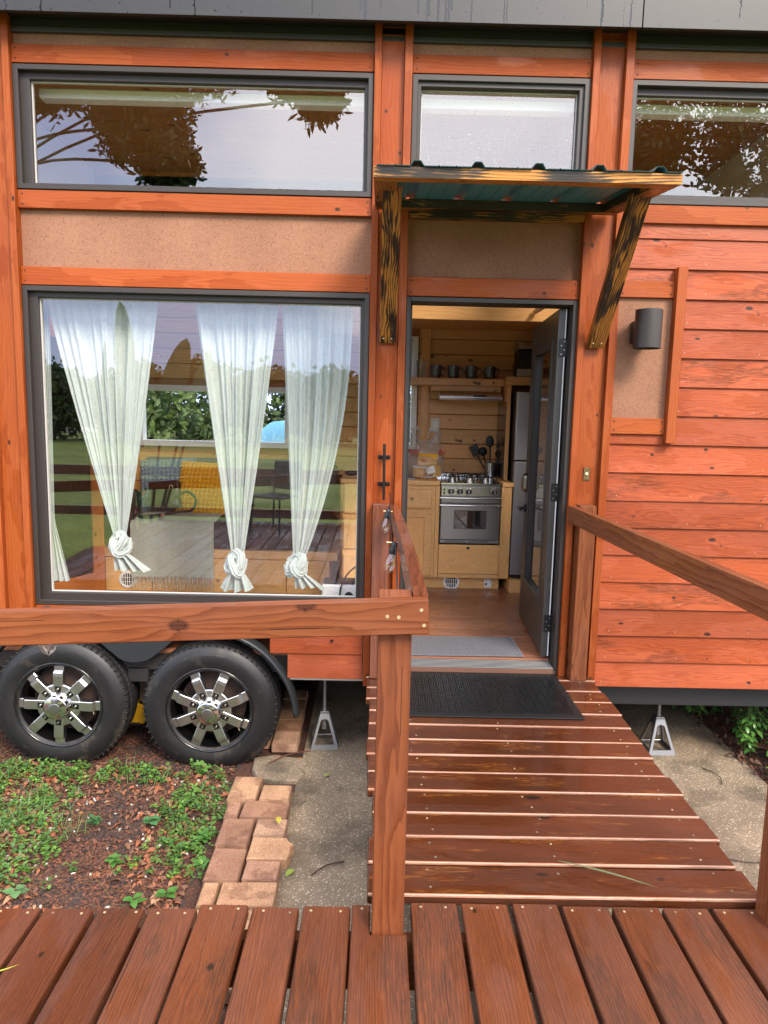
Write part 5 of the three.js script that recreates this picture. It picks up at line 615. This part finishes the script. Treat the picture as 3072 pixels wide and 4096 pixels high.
{
  const r = rngOf(201), green = (k = 1) => { const t = r(); return C((0.06 + 0.09 * t) * k, (0.16 + 0.13 * t) * k, (0.025 + 0.02 * r()) * k); };
  const dens = (x, z) => { let d = fbm(x * 2.2 + 30, z * 2.2 + 30, 512, 512, 3); d += 0.22 * sstep(-1.35, -1.75, x) * sstep(0.9, 0.5, z) + 0.3 * sstep(-1.12, -0.9, x) * sstep(-0.68, -0.78, x) * sstep(0.2, 0.5, z) * sstep(1.1, 0.9, z) + 0.22 * sstep(-1.5, -1.8, x) * sstep(0.75, 0.95, z); d -= 0.3 * sstep(0.3, 0.0, Math.hypot((x + 1.25) * 0.9, z - 0.72)); d += 0.2 * sstep(0.14, 0.04, Math.abs(z - 0.1)) * (x < -0.8 ? 1 : 0); return d; };
  const okX = (x, z) => x < -0.74 - (z > 1 ? 0 : 0) && z > 0.03 + 0.0 && z < 1.95;
  const leaves = [], round = [], bigs = [], stems = [];
  let tries = 0; while (leaves.length < 7500 && tries++ < 60000) {
    const x = R(-2.5, -0.73, r), z = R(0.02, 1.75, r); if (!okX(x, z) || dens(x, z) < R(0.51, 0.75, r)) continue;
    const y = soilY(x, z), n = 5 + Math.floor(r() * 9), h = R(0.015, 0.075, r), k = R(0.7, 1.35, r), lx = R(-0.03, 0.03, r), lz = R(-0.03, 0.03, r), kind = r();
    for (let i = 0; i < n; i++) { const t = i / n, a = i * 2.4 + r(), s = R(0.6, 1.2, r) * (kind < 0.25 ? 0.55 : 1); const L = { p: [x + lx * t + R(-0.012, 0.012, r), y + h * t + 0.006, z + lz * t + R(-0.012, 0.012, r)], r: [0, a, R(-0.25, 0.75, r)], s, c: green(k) }; (kind < 0.3 ? round : leaves).push(L); }
  }
  stuff('weeds', 'small ovate-leaved green weeds covering the bed', leafG(0.026, 0.014), leafMat({ roughness: 0.45 }), leaves); stuff('weeds', 'tiny round-leaved ground cover among the weeds', leafG(0.019, 0.018, 0.15, 0.1), leafMat(), round);
  const chips = [], dry = [], peb = [], twig = [];
  for (let i = 0; i < 9000; i++) { const x = R(-2.5, -0.73, r), z = R(-0.35, 1.95, r), t = r(), y = soilY(x, z); chips.push({ p: [x, y + R(0, 0.006, r), z], r: [R(-0.4, 0.4, r), r() * 6.3, R(-0.4, 0.4, r)], s: [R(0.4, 1.6, r), R(0.5, 1.2, r), R(0.5, 1.5, r)], c: t < 0.4 ? C(0.1, 0.04, 0.024) : t < 0.8 ? C(0.22, 0.08, 0.04) : C(0.04, 0.025, 0.018) }); }
  for (let i = 0; i < 5200; i++) { const x = R(-2.4, -0.74, r), z = R(0.0, 1.9, r); const bias = fbm(x * 3 + 9, z * 3 + 70, 512, 512, 3) + 0.2 * sstep(-1.3, -0.9, x) * sstep(0.1, 0.5, z); if (bias < R(0.36, 0.64, r)) continue; const t = r(); dry.push({ p: [x, soilY(x, z) + R(0.004, 0.014, r), z], r: [R(-0.5, 0.5, r), r() * 6.3, R(-0.5, 0.5, r)], s: R(0.5, 1.3, r), c: t < 0.4 ? C(0.4, 0.13, 0.05) : t < 0.75 ? C(0.26, 0.12, 0.06) : t < 0.83 ? C(0.48, 0.26, 0.14) : C(0.16, 0.07, 0.04) }); }
  for (let i = 0; i < 190; i++) { const x = R(-2.3, -0.78, r), z = R(0.1, 1.5, r), w = R(0.45, 0.75, r); peb.push({ p: [x, soilY(x, z) + 0.005, z], r: [r() * 3, r() * 6, 0], s: [R(0.5, 1.5, r), R(0.4, 0.9, r), R(0.5, 1.2, r)], c: C(w, w * 0.93, w * 0.82) }); }
  for (let i = 0; i < 420; i++) { const x = R(-2.3, -0.75, r), z = R(0.0, 1.9, r); twig.push({ p: [x, soilY(x, z) + 0.008, z], r: [0, r() * 6.3, R(-0.12, 0.12, r)], s: [R(0.5, 2.2, r), R(0.5, 1, r), R(0.5, 1, r)], c: C(R(0.16, 0.4, r), R(0.1, 0.2, r), 0.07) }); }
  stuff('mulch', 'dark red-brown bark mulch on the bed', cbox(0.022, 0.004, 0.008, 0.001), leafMat({ roughness: 0.8 }), chips);
  stuff('leaf_litter', 'fallen orange and brown dry leaves on the bed', leafG(0.04, 0.02, 0.7, 0.6), leafMat({ roughness: 0.7 }), dry);
  const pg = new THREE.IcosahedronGeometry(0.008, 1); stuff('pebbles', 'scattered pale shell pebbles on the soil', pg, leafMat({ roughness: 0.8 }), peb);
  stuff('twigs', 'thin pale dry twigs lying on the soil', (() => { const g = cyl(0.0012, 0.0007, 0.07, 5); g.rotateZ(Math.PI / 2); return g; })(), leafMat({ roughness: 0.85 }), twig);
  // grass tufts by the tyres
  const blade = (() => { const pos = [], idx = []; for (let i = 0; i <= 6; i++) { const t = i / 6, w = 0.0025 * (1 - t * 0.95), b = t * t * 0.07; pos.push(b, t * 0.15 * (1 - 0.25 * t), -w, b, t * 0.15 * (1 - 0.25 * t), w); if (i < 6) idx.push(i * 2, i * 2 + 1, i * 2 + 2, i * 2 + 1, i * 2 + 3, i * 2 + 2); } const g = new THREE.BufferGeometry(); g.setAttribute('position', new THREE.Float32BufferAttribute(pos, 3)); g.setIndex(idx); g.computeVertexNormals(); return g; })();
  const gr = []; for (const [cx, cz, n, s, sp] of [[-2.16, 0.16, 150, 1.35, 0.14], [-2.3, 0.4, 90, 1.1, 0.15], [-1.72, 0.52, 110, 0.95, 0.18], [-1.36, 0.12, 50, 0.8, 0.08], [-1.2, 0.18, 40, 0.7, 0.07], [-0.86, 0.42, 25, 0.6, 0.06], [-1.5, 0.62, 60, 0.8, 0.12], [-1.95, 0.75, 60, 0.9, 0.15]]) for (let i = 0; i < n; i++) { const a = r() * 6.3, d = Math.sqrt(r()) * sp, x = cx + Math.cos(a) * d, z = cz + Math.sin(a) * d; gr.push({ p: [x, soilY(x, z), z], r: [R(-0.3, 0.3, r), r() * 6.3, R(-0.7, 0.3, r)], s: s * R(0.5, 1.15, r), c: C(R(0.1, 0.2, r), R(0.2, 0.3, r), R(0.04, 0.09, r)) }); }
  stuff('grass', 'loose tufts of long grass beside the tyres', blade, leafMat(), gr);
  // larger seedlings, one by one
  const seed = (label, x, z, n, L, w, h, c, y0) => { const t = T('weed_plant', label, 'weed', 'larger weeds in the bed', [x, y0 ?? soilY(x, z), z]), g = leafG(L, w, 0.18, 0.25), m = leafMat({ color: c, roughness: 0.4 }); M('stem', rod([0, -0.01, 0], [R(-0.01, 0.01, r), h, R(-0.01, 0.01, r)], 0.0022, 0.0014, 6), leafMat({ color: C(0.12, 0.2, 0.05) }), t); for (let i = 0; i < n; i++) { const q = 0.35 + 0.65 * (i / n); M('leaf', g, m, t, [0, h * q, 0], [0, i * 2.35 + r(), R(0.1, 0.5, r)]).scale.setScalar(1.15 - 0.35 * (i / n)); } };
  const g1 = C(0.09, 0.24, 0.04), g2 = C(0.06, 0.17, 0.05), g3 = C(0.14, 0.3, 0.05);
  seed('broad-leaved green weed at the left picture edge', -2.06, 0.92, 7, 0.075, 0.055, 0.07, g2); seed('pair-leaved grey green seedling near the deck edge', -1.5, 1.13, 4, 0.05, 0.042, 0.045, C(0.13, 0.27, 0.1)); seed('bright green seedling beside the right tyre', -0.97, 0.1, 6, 0.055, 0.03, 0.08, g3);
  seed('glossy weed leaning over the paver edge', -0.765, 0.9, 6, 0.05, 0.034, 0.04, g1); seed('small green weed just behind the deck boards near the pavers', -0.86, 1.13, 6, 0.05, 0.032, 0.05, g1); seed('leafy weed in the bare middle of the bed', -1.17, 0.9, 10, 0.04, 0.024, 0.05, g1); seed('round-leaved weed right of the bare soil', -1.1, 0.58, 6, 0.045, 0.042, 0.06, C(0.09, 0.24, 0.08)); seed('dark green clump left of the bare soil', -1.38, 0.6, 11, 0.042, 0.026, 0.06, g2); seed('light green weed at the front left of the bed', -1.72, 1.08, 9, 0.045, 0.03, 0.06, g3); seed('broad glossy weed at the front left corner', -1.8, 1.15, 7, 0.065, 0.048, 0.05, g2); seed('weed clump growing against the back of the pavers', -0.8, 0.72, 12, 0.04, 0.03, 0.06, g1);
  seed('small upright weed next to the left deck boards', -0.99, 1.17, 5, 0.05, 0.03, 0.05, g1);
  // litter on hard surfaces
  const one1 = (name, lab, cat, x, y, z, c, L = 0.05, w = 0.028) => one(name, leafG(L, w, 0.4, 0.3), leafMat({ color: c, roughness: 0.6 }), lab, cat, [x, y, z], [0.1, r() * 6, 0.1], 'fallen leaves on paving');
  one1('fallen_leaf', 'orange fallen leaf on the slab near the left jack stand', 'leaf', -0.43, 0.008, -0.08, C(0.55, 0.2, 0.03)); one1('fallen_leaf', 'yellow fallen leaf on the third row of pavers', 'leaf', -0.45, 0.092, 0.69, C(0.5, 0.42, 0.04), 0.04); one1('fallen_leaf', 'green fallen leaf beside the broken paver', 'leaf', -0.34, 0.01, 0.97, C(0.3, 0.4, 0.04)); one1('fallen_leaf', 'pale green leaf on the concrete beyond the pavers', 'leaf', -0.27, 0.01, 0.14, C(0.4, 0.45, 0.1), 0.035);
  const blG = (l, w, c) => { const pos = [], idx = []; for (let i = 0; i <= 12; i++) { const t = i / 12, q = w * Math.sin(Math.PI * (0.12 + 0.88 * t) ) ; pos.push(t * l, 0.006 + 0.012 * Math.sin(t * 3), c * Math.sin(t * 2.6) - q, t * l, 0.006 + 0.012 * Math.sin(t * 3), c * Math.sin(t * 2.6) + q); if (i < 12) idx.push(i * 2, i * 2 + 1, i * 2 + 2, i * 2 + 1, i * 2 + 3, i * 2 + 2); } const g = new THREE.BufferGeometry(); g.setAttribute('position', new THREE.Float32BufferAttribute(pos, 3)); g.setIndex(idx); g.computeVertexNormals(); return g; };
  one('palm_blade', blG(0.31, 0.0045, 0.01), leafMat({ color: C(0.16, 0.21, 0.09) }), 'long green grass blade lying on the lowest ramp plank', 'leaf', [0.62, RY + 0.002, 1.74], [0, -0.42, 0]); one('palm_blade', blG(0.14, 0.003, 0.03), leafMat({ color: C(0.55, 0.6, 0.06) }), 'thin yellow stalk on the left deck plank', 'leaf', [-1.05, DY + 0.004, 2.25], [0, 0.5, 0]);
  one('twig', tube([[-0.26, 0.006, 1.0], [-0.2, 0.012, 0.94], [-0.12, 0.007, 0.9]], 0.003, 12, 5), std('#4a3020'), 'curved brown twig on the concrete slab', 'twig'); one('twig', tube([[-0.6, 0.02, 0.02], [-0.5, 0.03, -0.07], [-0.38, 0.03, -0.12]], 0.004, 12, 5), std('#5a2f1c'), 'reddish twig lying by the mortar patch', 'twig'); one('twig', tube([[1.95, 0.006, -0.05], [2.0, 0.012, 0.06], [1.98, 0.006, 0.14]], 0.0025, 12, 5), std('#2e2018'), 'dark bent twig on the slab right of the ramp', 'twig'); one('twig', tube([[1.6, 0.006, 0.8], [1.75, 0.01, 0.86], [1.95, 0.006, 0.84]], 0.0025, 16, 5), std('#2e2018'), 'long thin dark twig on the slab near the ramp foot', 'twig');
  // leafy shrub on the right
  const bush = (label, cx, cz, n, hh, sp) => { const t = T('leafy_shrub', label, 'shrub', 'shrubs by the right jack stand', [cx, -0.01, cz]), list = [], st = []; for (let k = 0; k < n; k++) { const a = r() * 6.3, d = Math.sqrt(r()) * sp, bx_ = Math.cos(a) * d, bz = Math.sin(a) * d, h = hh * R(0.5, 1, r), lx = R(-0.1, 0.1, r), lz = R(-0.08, 0.12, r); st.push(tube([[bx_, 0, bz], [bx_ + lx * 0.4, h * 0.55, bz + lz * 0.4], [bx_ + lx, h, bz + lz]], 0.0025, 6, 5)); for (let i = 0; i < 16; i++) { const q = 0.25 + 0.75 * i / 16, tt = r(); list.push({ p: [bx_ + lx * q * q, h * q, bz + lz * q * q], r: [0, i * 1.57 + (i >> 1) * 0.5, R(-0.5, 0.4, r)], s: R(0.6, 1.25, r) * (1.1 - q * 0.4), c: C(0.07 + 0.1 * tt, 0.2 + 0.18 * tt, 0.04 + 0.03 * tt) }); } } M('stems', merge(st), leafMat({ color: C(0.1, 0.13, 0.04) }), t, null, null, 'stuff'); stuff('foliage', null, leafG(0.055, 0.03, 0.2, 0.35), leafMat({ roughness: 0.32 }), list, t); };
  bush('glossy leafy shrub at the right edge below the siding', 2.5, -0.25, 34, 0.38, 0.26); bush('low leafy shrub spreading over the slab edge', 2.42, 0.06, 20, 0.24, 0.17); bush('dim leafy shrub behind under the house', 2.3, -0.85, 16, 0.3, 0.2);
  const lt = []; for (let i = 0; i < 260; i++) { const x = R(2.2, 2.7, r), z = R(-0.8, 0.4, r), tt = r(); lt.push({ p: [x, 0.015 + R(0, 0.02, r), z], r: [R(-0.5, 0.5, r), r() * 6, R(-0.5, 0.5, r)], s: R(0.6, 1.5, r), c: tt < 0.5 ? C(0.2, 0.08, 0.04) : C(0.12, 0.06, 0.035) }); } stuff('leaf_litter', 'brown leaf litter around the right shrub', leafG(0.04, 0.02, 0.7, 0.6), leafMat({ roughness: 0.7 }), lt);
}
// ---------- what stands behind the viewer and behind the house (mirrored in and seen through the glass) ----------
{
  const r = rngOf(301);
  const clump = (n, l, w, sp) => { const a = []; for (let i = 0; i < n; i++) { const g = leafG(l * R(0.7, 1.2, r), w, 0.2, 0.2); const m = new THREE.Matrix4().makeRotationFromEuler(new THREE.Euler(R(-1, 1, r), r() * 6.3, R(-1.2, 0.5, r))); m.setPosition(R(-sp, sp, r), R(-sp, sp, r), R(-sp, sp, r)); a.push(g.applyMatrix4(m)); } return merge(a); };
  const cNear = clump(14, 0.12, 0.042, 0.12), cFar = clump(18, 0.4, 0.2, 0.7), cBack = clump(14, 0.13, 0.07, 0.22), mLeaf = leafMat({ roughness: 0.6 });
  const tree = (name, label, x, z, trunkH, tr, crowns, geo, n, sc, k = 1, group) => {
    const t = T(name, label, 'tree', group, [x, -0.09, z]); const m = std('#3b2d22', { roughness: 0.9 }); M('trunk', tube([[0, 0, 0], [tr, trunkH * 0.5, tr], [R(-0.3, 0.3, r) * tr * 4, trunkH, 0]], tr, 16, 10), m, t);
    const list = []; crowns.forEach(([cx, cy, cz, rx, ry, rz], ci) => { M('limb', tube([[0, trunkH * 0.9, 0], [cx * 0.5, (trunkH + cy) / 2 + 0.2, cz * 0.5], [cx, cy, cz]], tr * 0.1, 12, 8), m, t); const nn = Math.round(n / crowns.length); for (let i = 0; i < nn; i++) { const a = r() * 6.3, u = R(-1, 1, r), q = Math.cbrt(R(0.15, 1, r)), s = Math.sqrt(1 - u * u); const tt = r(); list.push({ p: [cx + Math.cos(a) * s * q * rx, cy + u * q * ry, cz + Math.sin(a) * s * q * rz], r: [r() * 6, r() * 6, r() * 6], s: sc * R(0.7, 1.25, r), c: C((0.05 + 0.06 * tt) * k, (0.1 + 0.09 * tt) * k, 0.025 * k) }); } void ci; });
    stuff('crown', null, geo, mLeaf, list, t); return t;
  };
  // big tree overhanging the deck on the left
  tree('overhanging_tree', 'broad tree behind the viewer mirrored in the upper left window', -7.2, 7.6, 5.4, 0.2, [[3.1, 6.9, -1.2, 0.9, 0.8, 0.8], [3.8, 6.5, -1.4, 0.9, 0.7, 0.8], [3.9, 5.9, -1.5, 0.62, 0.5, 0.6], [4.25, 5.4, -1.5, 0.4, 0.38, 0.4], [4.7, 6.9, -1.3, 0.6, 0.5, 0.6], [2.6, 6.6, -1.3, 0.5, 0.5, 0.5], [5.9, 6.7, -1.5, 0.45, 0.35, 0.45], [6.3, 6.3, -1.5, 0.28, 0.25, 0.3]], cNear, 1700, 1, 0.55);
  tree('overhanging_tree', 'feathery tree behind the viewer mirrored in the upper right window', 6.4, 8, 5.2, 0.16, [[-2.2, 6.3, -1.8, 0.9, 0.5, 0.6], [-1.4, 5.6, -2, 0.8, 0.45, 0.6], [-2.9, 5.7, -1.8, 0.5, 0.35, 0.5]], cNear, 600, 1, 0.55);
  const far = [[-22, 44, 6.2], [-17, 46, 6.6], [-12.5, 45, 7.2], [-8, 47, 6.9], [-3.5, 45, 6.6], [1, 47, 5.6], [6, 46, 6.2], [11, 47, 5.4], [-28, 45, 6], [17, 46, 6]], says = ['far left end of the tree line', 'tree line, second from the left', 'tallest tree of the mirrored line', 'tree line behind the lawn, left of centre', 'tree line behind the lawn, at its centre', 'low tree in the gap of the line', 'tree line behind the lawn, right of centre', 'low tree near the right end of the line', 'outermost left tree of the line', 'outermost right tree of the line'];
  far.map(([x, z, h]) => [x, z, h * 0.74]).forEach(([x, z, h], i) => tree('distant_tree', 'round-crowned tree across the lawn, ' + says[i], x, z, h * 0.4, 0.22, [[0, h * 0.45, 0, 2.6, h * 0.38, 2], [1.3, h * 0.6, 0, 1.8, h * 0.3, 1.6], [-1.3, h * 0.55, 0.4, 1.9, h * 0.32, 1.6], [0.2, h * 0.78, 0, 1.4, h * 0.2, 1.4]], cFar, 520, 1, 0.9, 'trees beyond the lawn'));
  [[-3.2, -7.2, 3.6], [-1.2, -8, 4], [0.4, -7.4, 3.8], [-5, -8, 4.2], [2.4, -8.4, 4]].forEach(([x, z, h], i) => tree('garden_tree', ['left of centre', 'at the centre', 'by the kitchen window', 'far left', 'right'][i] + ' green tree behind the house seen through its back windows', x, z, h * 0.4, 0.1, [[0, h * 0.35, 0, 1, h * 0.3, 0.8], [0.3, h * 0.65, 0, 1, h * 0.3, 0.8]], cBack, 420, 1, 0.8, 'trees behind the house'));
  const tp = T('blue_tarp', 'blue tarpaulin mound behind the house seen through the back window', 'tarp', null, [-1.15, -0.09, -5]); { const g = new THREE.SphereGeometry(1, 32, 16, 0, 6.3, 0, Math.PI / 2), p = g.attributes.position; for (let i = 0; i < p.count; i++) { const k = 1 + (fbm(p.getX(i) * 3 + 9, p.getZ(i) * 3 + 9, 64, 64, 3) - 0.5) * 0.25; p.setXYZ(i, p.getX(i) * 1.3 * k, p.getY(i) * 2.0 * (k * 0.4 + 0.6), p.getZ(i) * 0.6 * k); } g.computeVertexNormals(); M('sheet', g, std('#5fa3bd', { roughness: 0.45 }), tp); }
  // paddle-leaved plant by the deck
  const bp = T('paddle_leaf_plant', 'tall paddle-leaved plant by the deck mirrored in the big window', 'plant', null, [-3.35, -0.09, 6.1]); const paddle = (L, w) => { const pos = [], idx = [], N = 16; for (let i = 0; i <= N; i++) { const t = i / N, q = w * Math.sin(Math.PI * Math.min(1, 0.06 + t * 0.94)) ** 0.55; for (const s of [-1, 0, 1]) pos.push(s * q, t * L, Math.abs(s) * q * 0.35 + t * t * L * 0.12); if (i < N) for (let k = 0; k < 2; k++) { const a = i * 3 + k; idx.push(a, a + 1, a + 3, a + 1, a + 4, a + 3); } } const g = new THREE.BufferGeometry(); g.setAttribute('position', new THREE.Float32BufferAttribute(pos, 3)); g.setIndex(idx); g.computeVertexNormals(); return g; };
  for (const [dx, dz, st, ang, L, w, tw] of [[-0.05, 0, 2.2, 0.16, 1.45, 0.17, 0.3], [-0.1, 0, 2.0, 0.55, 1.3, 0.14, 1], [0.05, 0, 2.0, -0.3, 1.2, 0.17, -0.3], [0.1, 0.1, 1.9, -0.6, 1.35, 0.13, -1], [0.15, 0, 1.75, -0.75, 1.35, 0.12, 0.8], [0, -0.1, 1.6, 0.05, 1.2, 0.18, 2]]) { const l = M('leaf', paddle(L, w), leafMat({ color: C(0.09, 0.17, 0.04), roughness: 0.4 }), bp, [dx - Math.sin(ang) * st * 0.4, st, dz], [0, tw, ang]); void l; M('leaf_stalk', rod([dx * 0.4, 0, dz], [dx - Math.sin(ang) * st * 0.4, st + 0.02, dz], 0.03, 0.014, 8), leafMat({ color: C(0.1, 0.17, 0.05) }), bp); }
  // railing, chair and far house across the deck
  const rr = T('timber_railing', 'timber railing with backlit shade put in its colour across the far side of the deck, mirrored in the window', 'railing', 'deck and ramp railings'); for (const x of [-5, -3.4, -1.8, -0.2, 1.4, 2.6]) B('post', x, x + 0.09, -0.08, 1.3, 5.56, 5.65, railWetShade, rr); for (const [a, b] of [[1.15, 1.28], [0.61, 0.73]]) B('handrail', -5, 2.7, a, b, 5.52, 5.559, railWetShade, rr);  // backlit shade put into the darker tone of posts and rails
  const ch = T('deck_chair', 'black metal chair standing on the deck, mirrored in the window', 'chair', null, [-1.28, DY, 4.85]); ch.rotation.y = 0.5; M('seat', bx(-0.22, 0.22, 0.42, 0.45, -0.22, 0.22, 0.01), mBlack, ch); M('backrest', at(cbox(0.42, 0.36, 0.02, 0.008), 0, 0.68, 0.24, 0.15), mBlack, ch); for (const [x, z, y] of [[-0.2, -0.2, 0.42], [0.2, -0.2, 0.42], [-0.2, 0.2, 0.85], [0.2, 0.2, 0.85]]) M('leg', rod([x * 1.15, 0, z * 1.2], [x, y, z * (y > 0.5 ? 1.25 : 1)], 0.012), mBlackMetal, ch);
  const hs = T('distant_house', 'white two-storey house across the lawn, mirrored at the window edge', 'house', null, [-29, -0.09, 60]); M('wall', bx(-3, 3, 0, 4.2, -2, 2), std('#c9c6bd'), hs); const rs = new THREE.Shape([[-3.4, 4.2], [3.4, 4.2], [0, 5.6]].map((p) => new THREE.Vector2(...p))), rg = new THREE.ExtrudeGeometry(rs, { depth: 4.6, bevelEnabled: false }); rg.translate(0, 0, -2.3); M('roof', rg, std('#3a3835'), hs); for (const x of [-2, 0, 2]) for (const y of [1, 2.9]) M('window', bx(x - 0.4, x + 0.4, y - 0.5, y + 0.5, -2.03, -2.001), std('#22262a', { roughness: 0.2 }), hs); B('balcony', -3, 3, 2.0, 2.15, -2.6, -2.001, mWhite, hs);
}
renderer.render(scene, camera);
